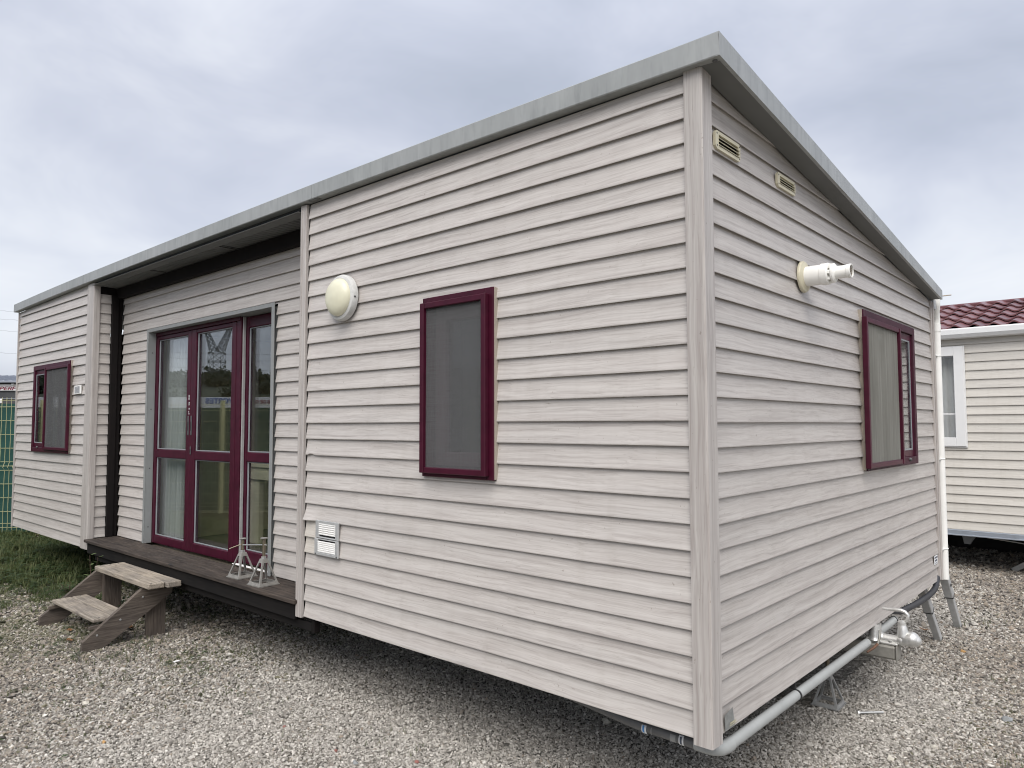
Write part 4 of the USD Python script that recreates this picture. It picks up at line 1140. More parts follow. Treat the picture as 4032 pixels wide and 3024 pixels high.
G_ = 'jack stands on the porch deck'
js1 = jack_stand('grey jack stand on the porch deck, the lower and left one of the pair', (-3.735, .110, .0985), math.radians(3), .268, True, G_)
obj('handle', MB().tube([(-.055, -.075, .205), (0.0, -.004, .238), (.008, .006, .243)], .0042, 8), 'jack_screw', js1, smooth=True)
js2 = jack_stand('grey jack stand on the porch deck, the taller and right one of the pair', (-3.375, .075, .0985), math.radians(2), .312, True, G_)
obj('handle', MB().tube([(-.215, -.035, .255), (-.012, -.004, .272), (.028, .002, .275)], .0042, 8), 'bright_zinc', js2, smooth=True)
js3 = jack_stand('dark grey jack stand on the gravel propping the gable end', (-.235, 2.035, float(gz(-.2, 2)) + .010), math.radians(1), .36, False, None)
obj('post_top', MB().box(-.03, .03, -.03, .03, .372, .48, .004), 'grey_steel', js3)

# bolt lying on the gravel
bt = thing('steel_bolt', 'shiny steel bolt lying on the gravel by the jack stand', 'bolt', (-.060, 2.000, float(gz(0, 2)) + .016), math.atan2(.107, .113))
obj('shank', MB().tube([(.010, 0, 0), (.100, 0, .001)], .0058, 12), 'bright_zinc', bt, smooth=40)
obj('thread', MB().tube([(.100 + .002 * k, 0, .001) for k in range(28)], [.0056 + .0006 * (k % 2) for k in range(28)], 12), 'zinc_grey', bt, smooth=False)
obj('head', MB().lathe([(.0, 0), (.0125, 0), (.0130, .002), (.0130, .010), (.006, .011)], (0, 0, 0), (1, 0, 0), 6), 'bright_zinc', bt)

# ------------------------------------------------------------------ neighbouring mobile home
NY = 7.14
nb = thing('neighbour_home', 'beige clad mobile home with dark red tile-shaped roof behind the gable end', 'mobile home')
NW = (-1.10, -.345, .955, 2.085)
clad(nb, 'front_wall', 'beige_siding', 'x', NY, -1, -3.0, 3.6, -.012, 22, [(NW[0], NW[1], NW[2], NW[3])], top=((-3, 2.215), (3, 2.215)), seed=8)
obj('side_wall', MB().box(-3.02, -2.96, NY + .02, NY + 3.9, -.01, 2.2), 'beige_siding', nb)
obj('side_wall', MB().box(3.56, 3.62, NY + .02, NY + 3.9, -.01, 2.2), 'beige_siding', nb)
obj('rear_wall', MB().box(-2.95, 3.55, NY + 3.84, NY + 3.9, -.01, 2.2), 'beige_siding', nb)
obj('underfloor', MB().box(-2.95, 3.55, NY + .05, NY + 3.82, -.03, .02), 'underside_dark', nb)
obj('frame_rail', MB().box(-3.0, 3.6, NY - .006, NY + .05, -.080, -.014, .006).box(-3.0, 3.6, NY - .022, NY - .005, -.080, -.066, .003), 'steel_blue_grey', nb)
win = obj('window', MB().box(NW[0] - .01, NW[0] + .09, NY - .030, NY + .04, NW[2] - .01, NW[3] + .01, .004).box(NW[1] - .09, NW[1] + .01, NY - .030, NY + .04, NW[2] - .01, NW[3] + .01, .004)
          .box(NW[0] + .09, NW[1] - .09, NY - .030, NY + .04, NW[2] - .01, NW[2] + .09, .004).box(NW[0] + .09, NW[1] - .09, NY - .030, NY + .04, NW[3] - .09, NW[3] + .01, .004), 'upvc_white', nb)
obj('frame_rim', MB().box(NW[0] - .022, NW[0] - .0105, NY - .018, NY, NW[2] - .022, NW[3] + .022).box(NW[1] + .0105, NW[1] + .022, NY - .018, NY, NW[2] - .022, NW[3] + .022).box(NW[0] - .0105, NW[1] + .0105, NY - .018, NY, NW[2] - .022, NW[2] - .0105).box(NW[0] - .0105, NW[1] + .0105, NY - .018, NY, NW[3] + .0105, NW[3] + .022), 'upvc_white', win)
obj('pane', MB().box(NW[0] + .08, NW[1] - .08, NY + .008, NY + .012, NW[2] + .08, NW[3] - .08), 'glass', win)
obj('glazing_bar', MB().box(NW[0] + .09, NW[1] - .09, NY + .000, NY + .007, 1.312, 1.328), 'upvc_white', win)
obj('net_curtain', cloth(NW[0], NW[1], NY + .12, NW[2], NW[3], 9, .012, 4), 'curtain_cloth', win, smooth=True)
# gutter: rounded white trough
gp = [(NY - .015, 2.300), (NY - .015, 2.210), (NY - .05, 2.196), (NY - .095, 2.205), (NY - .118, 2.232), (NY - .120, 2.262), (NY - .110, 2.268), (NY - .110, 2.300), (NY - .118, 2.304), (NY - .124, 2.290), (NY - .126, 2.235), (NY - .100, 2.196), (NY - .05, 2.186), (NY - .008, 2.200), (NY - .008, 2.300)]
obj('gutter', MB().prism(Polygon(gp), 0, -3.1, 3.7), 'gutter_white', nb)
# roof of pressed tiles: each course a sheet with waves; individual tiles as pieces of one course
def tile(x0, w, y0, z0, ln, slope, lift):
    n, k = 11, 4
    V = []
    for j in range(k):
        t = j / (k - 1)
        for i in range(n):
            s = i / (n - 1)
            wv = .038 * (math.sin(2 * math.pi * (s - .12)) * .5 + .5) ** 1.3
            y = y0 + ln * t
            V.append((x0 + w * s, y, z0 + slope * (ln * t) + wv + lift * (1 - t)))
    m = len(V)
    for i in range(n):
        V.append((V[i][0], V[i][1] + .001, V[i][2] - .016))
    F = [(j * n + i, j * n + i + 1, (j + 1) * n + i + 1, (j + 1) * n + i) for j in range(k - 1) for i in range(n - 1)]
    F += [(m + i, m + i + 1, i + 1, i) for i in range(n - 1)]
    return np.array(V), np.array(F)


rs = .27
roof = obj('roof', MB().raw([(-3.15, NY - .09, 2.275), (3.75, NY - .09, 2.275), (3.75, NY + 2.0, 2.275 + rs * 2.09), (-3.15, NY + 2.0, 2.275 + rs * 2.09), (3.75, NY + 4.0, 2.275), (-3.15, NY + 4.0, 2.275)], [(0, 1, 2), (0, 2, 3), (3, 2, 4), (3, 4, 5)]), 'black_rubber', nb)
for c in range(6):
    for i in range(36):
        w = .190
        xx = -3.13 + i * w + (.0)
        if -1.4 < xx < 2.6:
            obj('roof_tile', tile(xx, w, NY - .10 + c * .345, 2.280 + rs * c * .345 + .004 * ((i * 7 + c * 5) % 4) / 3, .350, rs, .028), 'tile_red', roof, smooth=60)
obj('ridge', MB().box(-3.15, 3.75, NY + 1.93, NY + 2.07, 2.275 + rs * 2.05, 2.275 + rs * 2.05 + .05, .015), 'tile_red', roof)
br = obj('clamp_bracket', MB().prism(Polygon([(-.46, -.085), (-.30, -.085), (-.36, -.17), (-.375, -.20), (-.435, -.20)]), 1, NY + .22, NY + .30), 'plastic_bracket', nb)
gl = float(gz(0, 8))
nl = obj('corner_leg', MB().obox((.55, NY + .05, -.08), (.010, NY + .47, gl + .02), .055, .055, up=(0, 1, 0), bev=.004), 'zinc_grey', nb)
obj('leg_foot', MB().obox((.014, NY + .467, gl + .022), (.000, NY + .478, gl + .008), .058, .058, up=(0, 1, 0)), 'black_rubber', nl)
obj('cable', MB().tube([(-.25, NY + .1, -.085), (.1, NY + .08, -.115), (.5, NY + .06, -.16), (1.2, NY + .1, -.13)], .006, 6), 'power_cable_grey', nb)
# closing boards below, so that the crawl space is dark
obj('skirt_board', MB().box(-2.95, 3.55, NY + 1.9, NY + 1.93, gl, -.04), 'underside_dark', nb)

# ------------------------------------------------------------------ wire fence and what stands beyond it
CORNER = np.array([-13.35, -1.45])
DIR1 = np.array([.747, .665])
DIR2 = np.array([.747, -.665])


def fence(label, p0, d, length, post_from):
    t = thing('wire_fence', label, 'fence', group='yellow wire fences with green cloth')
    g = float(gz(-11, 0)) + .03
    npan = int(math.ceil(length / 2.5))
    for k in range(npan):
        a = p0 + d * (k * 2.5 + .03)
        c = p0 + d * min((k + 1) * 2.5 - .03, length)
        m = MB()
        nrm = np.array([-d[1], d[0]])

        def P(s, z, off=0.0):
            q = a + (c - a) * s + nrm * off
            return (q[0], q[1], z)
        ln = np.linalg.norm(c - a)
        nv = int(ln / .068)
        zs = [g, g + .105, g + .165, g + .33, g + .53, g + .73, g + .93, g + .99, g + 1.05, g + 1.25, g + 1.45, g + 1.65, g + 1.85, g + 1.95]
        for i in range(nv + 1):
            s = i / nv
            m.tube([P(s, g - .02), P(s, g + .93), P(s, g + .97, -.035 if d is DIR1 else .035), P(s, g + 1.05), P(s, g + 1.99)], .0032, 4, cap=False)
        for z in zs:
            m.tube([P(0, z, .006), P(1, z, .006)], .0034, 4, cap=False)
        obj('mesh_panel', m, 'fence_yellow', t, kind=None)
        sc = MB()
        off = .02 * (1 if d is DIR1 else -1)
        q0, q1 = P(0, g + .06, off), P(1, g + .06, off)
        n = 12
        V = []
        for z in (g + .03, g + .7, g + 1.3, g + 1.90):
            for i in range(n + 1):
                w = off * (1 + 1.2 * (meshkit.noise(np.array([k * 3.1 + i * .7, z * 2, 1.0]), 6)))
                V.append(P(i / n, z, w))
        F = [(j * (n + 1) + i, j * (n + 1) + i + 1, (j + 1) * (n + 1) + i + 1, (j + 1) * (n + 1) + i) for j in range(3) for i in range(n)]
        obj('screen_cloth', (np.array(V), np.array(F)), 'fence_screen', t)
        if k >= post_from:
            q = p0 + d * (k * 2.5)
            obj('post', MB().box(q[0] - .035, q[0] + .035, q[1] - .035, q[1] + .035, g - .05, g + 2.03, .006), 'fence_yellow', t)
    return t


fence('yellow wire fence backed with green cloth at the far left edge, behind the home', CORNER, DIR1, 10.0, 0)
fence('yellow wire fence backed with green cloth, mirrored in the porch door panes', CORNER, DIR2, 15.0, 1)


def at(px, py, depth):
    """a point of the world at a distance in front of the camera"""
    d = (px - 2016) / 2857.94 * RIGHT - (py - 1512) / 2857.94 * UP + FWD
    return CAM + d * depth


def mirrored(px, py, depth):
    p = at(px, py, depth)
    return np.array([p[0], 2 * (D + .05) - p[1], p[2]])


def frame_of(o, right):
    """local frame: x to the right seen from the yard, y away from it, z up"""
    r = np.array([right[0], right[1], 0.0])
    r /= np.linalg.norm(r)
    a = np.cross([0, 0, 1.0], r)
    return lambda v: np.asarray(o) + np.asarray(v, float)[:, :1] * r + np.asarray(v, float)[:, 1:2] * a + np.asarray(v, float)[:, 2:3] * np.array([0, 0, 1.0])


def mapped(mb, fr):
    m = mb.mesh()
    return fr(np.array(m.vertices)), np.array(m.faces)


# grey shed beyond the left fence, with the lettered fascia board
o = at(60, 1653, 60.0)
o[2] = gz(-20, 0)
k60 = 60.0 / 2857.94
fr = frame_of(o, RIGHT)
zp = lambda py: (1653 - py) * k60 + 1.2 - float(gz(-20, 0))
shed = thing('grey_shed', 'dark shed with grey sheet roof and a white lettered board at the far left', 'building')
obj('wall', mapped(MB().box(-14, 6, .1, 12, 0, zp(1478)), fr), 'cladding_dark', shed)
rz0, rz1 = zp(1476), zp(1431)
rf = MB().raw([(-14.5, -.5, rz0), (6.5, -.5, rz0), (6.5, 7, rz1), (-14.5, 7, rz1), (-14.5, -.5, rz0 - .12), (6.5, -.5, rz0 - .12), (6.5, 13, rz0 - .12), (-14.5, 13, rz0 - .12), (6.5, 13, rz0), (-14.5, 13, rz0)], [(0, 1, 2), (0, 2, 3), (4, 6, 5), (4, 7, 6), (0, 4, 5), (0, 5, 1), (3, 2, 8), (3, 8, 9), (1, 5, 6), (1, 6, 8), (1, 8, 2)])
rfo = obj('roof', mapped(rf, fr), 'sheet_grey_roof', shed)
for i in range(34):
    x = -14.3 + i * .62
    s_ = (rz1 - rz0) / 7.5
    obj('roof_rib', mapped(MB().obox((x, -.48, rz0 + .02), (x, 6.98, rz1 + .02), .07, .06), fr), 'sheet_grey_roof', rfo)
obj('ridge_cap', mapped(MB().box(-2.6, -1.4, 6.8, 7.4, rz1 - .02, rz1 + .10), fr), 'sheet_grey_roof', rfo)
bd = obj('sign_board', mapped(MB().box(-13, 2.0, -.06, .02, zp(1513), zp(1488.5)), fr), 'sign_white', shed)
tx = meshkit.text_mesh('PERFO', 12.4 * k60, .02, bold=True)
v = np.array(tx.vertices)
v[:, 0] = v[:, 0] + v[:, 1] * .28
wtx = v[:, 0].max()
sc_ = (86 * k60 * 1.02) / wtx
vv = np.stack([v[:, 0] * sc_ - 66 * k60 + (-.02), -.062 - v[:, 2], v[:, 1] + zp(1510.5)], 1)
obj('lettering', (fr(vv), np.array(tx.faces)[:, ::-1]), 'sign_red', bd)
obj('spot_lamp', mapped(MB().tube([(-10 * k60 - .10, -.14, zp(1489)), (-10 * k60 + .10, -.14, zp(1489))], .08, 10), fr), 'label_white', shed)
obj('girt', mapped(MB().box(-14, 6, .03, .11, zp(1546), zp(1544)), fr), 'sheet_grey_roof', shed)
# white tarp tied above the fence
tv = []
nn = 9
for j in range(4):
    for i in range(nn):
        s, t = i / (nn - 1), j / 3
        tv.append((-1.9 + 1.9 * s - 33 * k60, -.6 + .05 * math.sin(s * 9 + t * 4), zp(1563) + (zp(1546.5) - zp(1563)) * t + .02 * math.sin(s * 7)))
tf = [(j * nn + i, j * nn + i + 1, (j + 1) * nn + i + 1, (j + 1) * nn + i) for j in range(3) for i in range(nn - 1)]
obj('tarp', (fr(np.array(tv)), np.array(tf)), 'sign_white', smooth=True, label='white tarp hung in front of the dark shed above the fence', cat='tarp')

# overhead lines on the left
for i, (ya, yb, lab) in enumerate(((1220, 1226, 'topmost thin power line in the left sky'), (1253.5, 1258, 'second thin power line in the left sky'), (1299, 1303, 'third thin power line in the left sky'), (1385, 1391, 'lowest thin power line just above the grey shed roof'))):
    dpt = 90.0
    a, c = at(-700, ya - 60, dpt + 25), at(700, yb + 45, dpt)
    pts = [a + (c - a) * s + np.array([0, 0, -1.0 * math.sin(math.pi * s)]) for s in np.linspace(0, 1, 14)]
    mid = pts[7]
    tgt = at(35, (ya + yb) / 2, dpt + 12)
    pts = [p + [0, 0, float(tgt[2] - mid[2])] for p in pts]
    obj('power_line', MB().tube(pts, .012, 5), 'wire_dark', label=lab, cat='power line', group='power lines in the left sky')

# ---- what the door panes mirror: hall with a lettered white band, wooded hill, pylon
k42 = 42.0 / 2857.94
o2 = mirrored(900, 1653, 42.0)
gzz = float(gz(-20, 0))
o2[2] = gzz
r2 = np.array([RIGHT[0], -RIGHT[1], 0.0])
base_r = r2 / np.linalg.norm(r2)


def fr2(v):
    v = np.asarray(v, float)
    away = np.array([FWD[0], -FWD[1], 0.0])
    away /= np.linalg.norm(away)
    return o2 + v[:, :1] * base_r + v[:, 1:2] * away + v[:, 2:3] * np.array([0, 0, 1.0])


zq = lambda py: (1653 - py) * k42 + 1.2 - gzz
hall = thing('white_hall', 'long low hall with a white lettered band, mirrored in the porch door panes', 'building')
mh = MB().box(-16, 12, 0, 9, 0, zq(1585))
obj('wall', (fr2(mh.mesh().vertices), mh.mesh().faces[:, ::-1]), 'cladding_dark', hall)
mh = MB().box(-16, 12, -.25, 9.2, zq(1584), zq(1541))
bnd = obj('band', (fr2(mh.mesh().vertices), mh.mesh().faces[:, ::-1]), 'sign_white', hall)
for word, x_c, h, mt in (("D'ORTES", 868, 20.0, 'sign_blue'), ('ES DE GA', 1028, 13.0, 'sign_red')):
    t = meshkit.text_mesh(word, h * k42, .02, bold=True)
    v = np.array(t.vertices)
    v[:, 0] -= (v[:, 0].max() + v[:, 0].min()) / 2
    # read from the yard side: the reader's right is the mirrored left
    vv = np.stack([-v[:, 0] + (x_c - 900) * k42, -.27 - v[:, 2], v[:, 1] + zq(1566)], 1)
    obj('lettering', (fr2(vv), np.array(t.faces)), mt, bnd)

# wooded hill
hx, hd = np.linspace(-170, 170, 60), np.linspace(0, 120, 18)
HX, HD = np.meshgrid(hx, hd, indexing='ij')
o3 = mirrored(850, 1653, 95.0)
o3[2] = gzz
hz = (np.sin(np.clip(HD / 120, 0, 1) * math.pi / 2)) * (10 + 8 * meshkit.fbm(np.stack([HX * .02, HD * .02, HX * 0 + 1.5], -1), 4, 3)) - .4
away = np.array([FWD[0], -FWD[1], 0.0]); away /= np.linalg.norm(away)
HV = (o3 + HX[..., None] * base_r + HD[..., None] * away + hz[..., None] * np.array([0, 0, 1.0])).reshape(-1, 3)
nh = len(hd)
HF = np.array([(i * nh + j, i * nh + j + 1, (i + 1) * nh + j + 1, (i + 1) * nh + j) for i in range(len(hx) - 1) for j in range(nh - 1)])
obj('hill', (HV, HF), 'hill_green', smooth=True, kind='structure', label='dark wooded hill across the yard, mirrored in the door panes')


def crown_mesh(seed, n=420):
    r = np.random.default_rng(seed)
    V, F = [], []
    lob = r.normal(0, 1, (9, 3))
    lob /= np.linalg.norm(lob, axis=1, keepdims=True)
    for i in range(n):
        l = lob[i % 9]
        c = l * np.array([1.5, 1.5, 1.3]) * r.uniform(.3, 1) + r.normal(0, .75, 3) + [0, 0, 1.3]
        a, b_ = r.normal(0, 1, 3), r.normal(0, 1, 3)
        a /= np.linalg.norm(a)
        b_ = np.cross(a, b_)
        b_ /= np.linalg.norm(b_)
        s = r.uniform(.28, .55)
        k = len(V)
        V += [c + a * s, c + b_ * s * .6, c - a * s, c - b_ * s * .6]
        F += [(k, k + 1, k + 2), (k, k + 2, k + 3)]
    return np.array(V), np.array(F)


def instancer(name, protos, mats, pts, ids, scales, quats, label, kind='stuff', cat=None):
    pi = UsdGeom.PointInstancer.Define(stage, free('/World', name))
    base = str(pi.GetPath())
    rel = pi.CreatePrototypesRel()
    for i, (m, mt) in enumerate(zip(protos, mats)):
        pm = usdkit.mesh(stage, f'{base}/piece_{i + 1:03d}' if i else f'{base}/piece', m, MAT[mt], smooth=False)
        rel.AddTarget(pm.GetPath())
    pi.CreateProtoIndicesAttr(Vt.IntArray.FromNumpy(np.asarray(ids, np.int32)))
    pi.CreatePositionsAttr(Vt.Vec3fArray.FromNumpy(np.asarray(pts, np.float32)))
    pi.CreateScalesAttr(Vt.Vec3fArray.FromNumpy(np.asarray(scales, np.float32)))
    q = np.asarray(quats, np.float32)
    pi.CreateOrientationsAttr(Vt.QuathArray([Gf.Quath(float(a), float(b_), float(c), float(d)) for a, b_, c, d in q]))
    tag(pi, label, cat, None, kind)
    return pi


tr_ = np.random.default_rng(21)
N = 640
tx_, td_ = tr_.uniform(-165, 165, N), tr_.uniform(0, 118, N) ** 1.0
hh = np.sin(np.clip(td_ / 120, 0, 1) * math.pi / 2) * (10 + 8 * meshkit.fbm(np.stack([tx_ * .02, td_ * .02, tx_ * 0 + 1.5], -1), 4, 3)) - 1.6
TP = o3 + tx_[:, None] * base_r + td_[:, None] * away + hh[:, None] * np.array([0, 0, 1.0])
ang = tr_.uniform(0, math.pi, N)
sc1 = tr_.uniform(.7, 1.25, N) * np.where(td_ < 40, .75, 1.1)
instancer('woodland', [crown_mesh(1), crown_mesh(2), crown_mesh(3)], ['tree_leaf'] * 3, TP, tr_.integers(0, 3, N), np.stack([sc1 * 1.2, sc1 * 1.2, sc1], 1),
          np.stack([np.cos(ang), 0 * ang, 0 * ang, np.sin(ang)], 1), 'dark wood covering the hill, mirrored in the door panes')

# lattice pylon
py_t = thing('pylon', 'grey lattice pylon with spread arms, mirrored in the middle door pane', 'pylon')
kP = 170.0 / 2857.94
oP = mirrored(848, 1653, 170.0)


def frP(v):
    v = np.asarray(v, float)
    return oP + v[:, :1] * base_r + v[:, 1:2] * away + v[:, 2:3] * np.array([0, 0, 1.0])


def lattice(p, q, wa, wb, bays, r):
    """four-legged lattice mast from p to q in the pylon frame"""
    p, q = np.array(p, float), np.array(q, float)
    m = MB()
    d = (q - p) / np.linalg.norm(q - p)
    a = np.array([1.0, 0, 0]) - d * d[0]
    a /= np.linalg.norm(a)
    c = np.cross(d, a)
    rings = []
    for i in range(bays + 1):
        t = i / bays
        w = wa + (wb - wa) * t
        ctr = p + (q - p) * t
        rings.append([ctr + (sx * a + sy * c) * w / 2 for sx, sy in ((-1, -1), (1, -1), (1, 1), (-1, 1))])
    seg = lambda u, v_: m.tube([frP([u])[0], frP([v_])[0]], r, 4, cap=False)
    for i in range(bays):
        for j in range(4):
            seg(rings[i][j], rings[i + 1][j])
            seg(rings[i][j], rings[i + 1][(j + 1) % 4])
            seg(rings[i][(j + 1) % 4], rings[i + 1][j])
            seg(rings[i + 1][j], rings[i + 1][(j + 1) % 4])
    return m


zP = lambda py: (1653 - py) * kP
xP = lambda px: (px - 848) * kP
obj('mast', lattice((xP(850), 0, -2), (xP(848), 0, zP(1388)), 52 * kP, 50 * kP, 8, .06), 'pylon_steel', py_t)
obj('arm', lattice((xP(838), 0, zP(1388)), (xP(795), 0, zP(1275)), 28 * kP, 8 * kP, 7, .055), 'pylon_steel', py_t)
obj('arm', lattice((xP(858), 0, zP(1388)), (xP(908), 0, zP(1265)), 28 * kP, 8 * kP, 7, .055), 'pylon_steel', py_t)
obj('arm', lattice((xP(720), 0, zP(1262)), (xP(980), 0, zP(1262)), 10 * kP, 10 * kP, 14, .05), 'pylon_steel', py_t)
for i, yy in enumerate((1345, 1362, 1395, 1420)):
    a, c = frP([(xP(200), 6 * i, zP(yy - 12))])[0], frP([(xP(1500), 6 * i, zP(yy + 25))])[0]
    obj('power_line', MB().tube([a + (c - a) * s + np.array([0, 0, -2.5 * math.sin(math.pi * s)]) for s in np.linspace(0, 1, 12)], .030, 4), 'wire_dark', label=('topmost', 'second', 'third', 'lowest')[i] + ' of the overhead lines beside the pylon mirrored in the door panes', cat='power line', group='mirrored power lines')

# ------------------------------------------------------------------ gravel
def stone(seed, flat):
    r = np.random.default_rng(seed)
    p = r.normal(0, 1, (13, 3))
    p /= np.linalg.norm(p, axis=1, keepdims=True)
    p *= r.uniform(.8, 1.1, (13, 1))
    h = m3.Manifold.hull_points(p * np.array([.62, .46, .40 * flat])).to_mesh()
    return np.array(h.vert_properties[:, :3]), np.array(h.tri_verts)


STONES = [stone(i, f) for i, f in enumerate((1.0, .8, .9, .7, 1.1, .85))]
gr_ = np.random.default_rng(99)


def scatter(lo, hi, spacing, d0, d1, size, keep=None):
    n = int((hi[0] - lo[0]) * (hi[1] - lo[1]) / (spacing * spacing))
    P = np.stack([gr_.uniform(lo[0], hi[0], n), gr_.uniform(lo[1], hi[1], n), np.zeros(n)], 1)
    P[:, 2] = gz(P[:, 0], P[:, 1])
    ok, z = in_view(P)
    ok &= (z > d0) & (z <= d1)
    # nothing is seen far in under the floors
    under = (P[:, 0] < -.3) & (P[:, 0] > -8.9) & (P[:, 1] > 1.9) & (P[:, 1] < 3.7)
    ok &= ~under
    P = P[ok]
    s = size * np.exp(gr_.normal(0, .26, len(P)))
    big = gr_.uniform(0, 1, len(P)) < .012
    s = np.where(big, s * 1.6, s)
    return P, s


sets = []
for (sp, d0, d1, size) in ((.0100, 0, 4.4, .0128), (.0116, 4.4, 6.0, .0150), (.0160, 6.0, 8.5, .0205), (.024, 8.5, 13.0, .030)):
    sets.append(scatter((-12.5, -2.6), (2.6, 9.0), sp, d0, d1, size))
P = np.vstack([s[0] for s in sets])
S = np.concatenate([s[1] for s in sets])
gm_ = grass_mask(P[:, 0], P[:, 1])
keep = gr_.uniform(0, 1, len(P)) > np.clip(gm_ * 1.5 - .35, 0, .93)
P, S = P[keep], S[keep]
# browner mixed pebbles to the left and in the open yard on the right; pale crushed stone round the home
nz = meshkit.fbm(np.stack([P[:, 0] * .8, P[:, 1] * .8, P[:, 0] * 0], -1), 3, 8)
brown = np.clip(np.maximum((-P[:, 0] - 2.6) * .60 + (-.6 - P[:, 1]) * .35, (P[:, 0] - .15) * 1.3 + .25 * (P[:, 1] - 2.2)) + (nz - .5) * 1.2, .04, .95)
isb = gr_.uniform(0, 1, len(P)) < brown
P[:, 2] += S * gr_.uniform(.02, .34, len(P))
q = gr_.normal(0, 1, (len(P), 4)) * np.array([1, .22, .22, 1.0])
q /= np.linalg.norm(q, axis=1, keepdims=True)
sc3 = S[:, None] * gr_.uniform(.85, 1.15, (len(P), 3)) * np.where(isb, 1.12, 1.0)[:, None]
mo = meshkit.fbm(np.stack([P[:, 0] * 1.1, P[:, 1] * 1.1, P[:, 0] * 0 + 4.4], -1), 4, 15)
moss = np.clip((-P[:, 0] - 2.9) * .30, 0, 1) * np.clip((mo - .36) * 4, 0, .9) + np.clip((P[:, 0] - .2) * .5, 0, .6) * np.clip((mo - .52) * 4, 0, .7)
ids = gr_.integers(0, 6, len(P)) + np.where(isb, 6, 0)
ids = np.where(gr_.uniform(0, 1, len(P)) < moss, ids % 6 + 12, ids)
instancer('gravel', STONES * 3, ['gravel_grey'] * 6 + ['gravel_mixed'] * 6 + ['gravel_mossy'] * 6, P, ids, sc3, q, 'loose grey and brown gravel covering the yard')
print('gravel stones', len(P))

# single larger stones that stand out
for (px, py, r_, mt, lab) in ((3790, 2570, .030, 'ochre_stone', 'orange brown stone on the gravel right of the tow coupling'), (3505, 2995, .030, 'pale_stone', 'pale rounded stone at the bottom edge of the gravel'),
                              (3965, 2842, .042, 'grey_stone', 'flat grey stone on the gravel near the right edge'), (1640, 3005, .020, 'red_stone', 'small red stone in the gravel at the bottom centre'),
                              (1322, 2962, .018, 'red_stone', 'dark red pebble in the gravel left of bottom centre'), (338, 2773, .030, 'pale_stone', 'pale angular stone on the gravel at the lower left'),
                              (410, 2927, .022, 'ochre_stone', 'yellow brown pebble near the bottom left corner'), (1398, 3010, .026, 'grey_stone', 'dark grey rock at the bottom edge of the gravel'),
                              (3925, 2520, .026, 'brown_stone', 'dark brown clod on the gravel right of the steel legs'), (2388, 2853, .040, 'pale_stone', 'tan stone in the shade under the front edge'),
                              (1120, 2865, .016, 'red_stone', 'brick red pebble in the gravel below the porch')):
    d = (px - 2016) / 2857.94 * RIGHT - (py - 1512) / 2857.94 * UP + FWD
    t = -1.0
    zt = float(gz(0, 0))
    for _ in range(5):
        t = (zt - CAM[2]) / d[2]
        p_ = CAM + d * t
        zt = float(gz(p_[0], p_[1]))
    v, f_ = stone(int(px), .9)
    v = v * r_ * 1.35 + [p_[0], p_[1], zt + r_ * .35]
    obj('stone', (v, f_), mt, label=lab, cat='stone', group='single stones lying in the gravel')


def ground_at(px, py):
    d = (px - 2016) / 2857.94 * RIGHT - (py - 1512) / 2857.94 * UP + FWD
    zt = -.48
    for _ in range(6):
        t = (zt - CAM[2]) / d[2]
        p_ = CAM + d * t
        zt = float(gz(p_[0], p_[1]))
    return p_


# scrap of white paper, dry leaves
p_ = ground_at(693, 2617)
obj('paper_scrap', MB().raw([(p_[0] - .03, p_[1] - .012, p_[2] + .018), (p_[0] + .012, p_[1] - .02, p_[2] + .022), (p_[0] + .03, p_[1] + .016, p_[2] + .03), (p_[0] - .018, p_[1] + .02, p_[2] + .024)], [(0, 1, 2), (0, 2, 3)]), 'paper_white', label='scrap of white paper on the gravel below the steps', cat='paper')
for i, (px, py, s, lab) in enumerate(((512, 2483, .07, 'brown dry leaf on the gravel behind the front stringer of the steps'), (273, 2492, .045, 'dark curled leaf under the lower tread of the steps'), (128, 2197, .05, 'reddish dry leaf in the grass at the far left'), (203, 2275, .055, 'brown dry leaf at the edge of the grass'), (275, 2534, .05, 'tan dry leaf beside the left foot of the steps'), (3640, 2492, .06, 'dark dry leaf between the two steel legs'))):
    p_ = ground_at(px, py)
    r = np.random.default_rng(i)
    n = 9
    th = np.linspace(0, 2 * math.pi, n, endpoint=False)
    rad = s * (.55 + .35 * r.uniform(0, 1, n))
    V = [(0, 0, .012)] + [(rad[k] * math.cos(th[k]), rad[k] * .6 * math.sin(th[k]), .012 + .35 * s * r.uniform(0, 1)) for k in range(n)]
    V = np.array(V) + p_ + [0, 0, .008]
    obj('dry_leaf', (V, np.array([(0, k + 1, (k + 1) % n + 1) for k in range(n)])), 'dry_leaf', label=lab, cat='leaf', group='dry leaves on the ground')

# ------------------------------------------------------------------ grass and weeds
def blade(seed, n=3):
    r = np.random.default_rng(seed)
    V, F = [], []
    for _ in range(n):
        a = r.uniform(0, 2 * math.pi)
        lean = r.uniform(.15, .7)
        h, w = r.uniform(.7, 1.15), r.uniform(.022, .045)
        o_ = r.normal(0, .12, 2)
        k = len(V)
        dx, dy = math.cos(a), math.sin(a)
        for t, ww in ((0, 1), (.35, 1), (.7, .65), (1, .04)):
            b_ = lean * t * t * h
            x, y, z = o_[0] + dx * b_, o_[1] + dy * b_, h * t * (1 - .25 * lean * t)
            V += [(x - dy * w * ww, y + dx * w * ww, z), (x + dy * w * ww, y - dx * w * ww, z)]
        for j in range(3):
            F += [(k + 2 * j, k + 2 * j + 1, k + 2 * j + 3), (k + 2 * j, k + 2 * j + 3, k + 2 * j + 2)]
    return np.array(V), np.array(F)


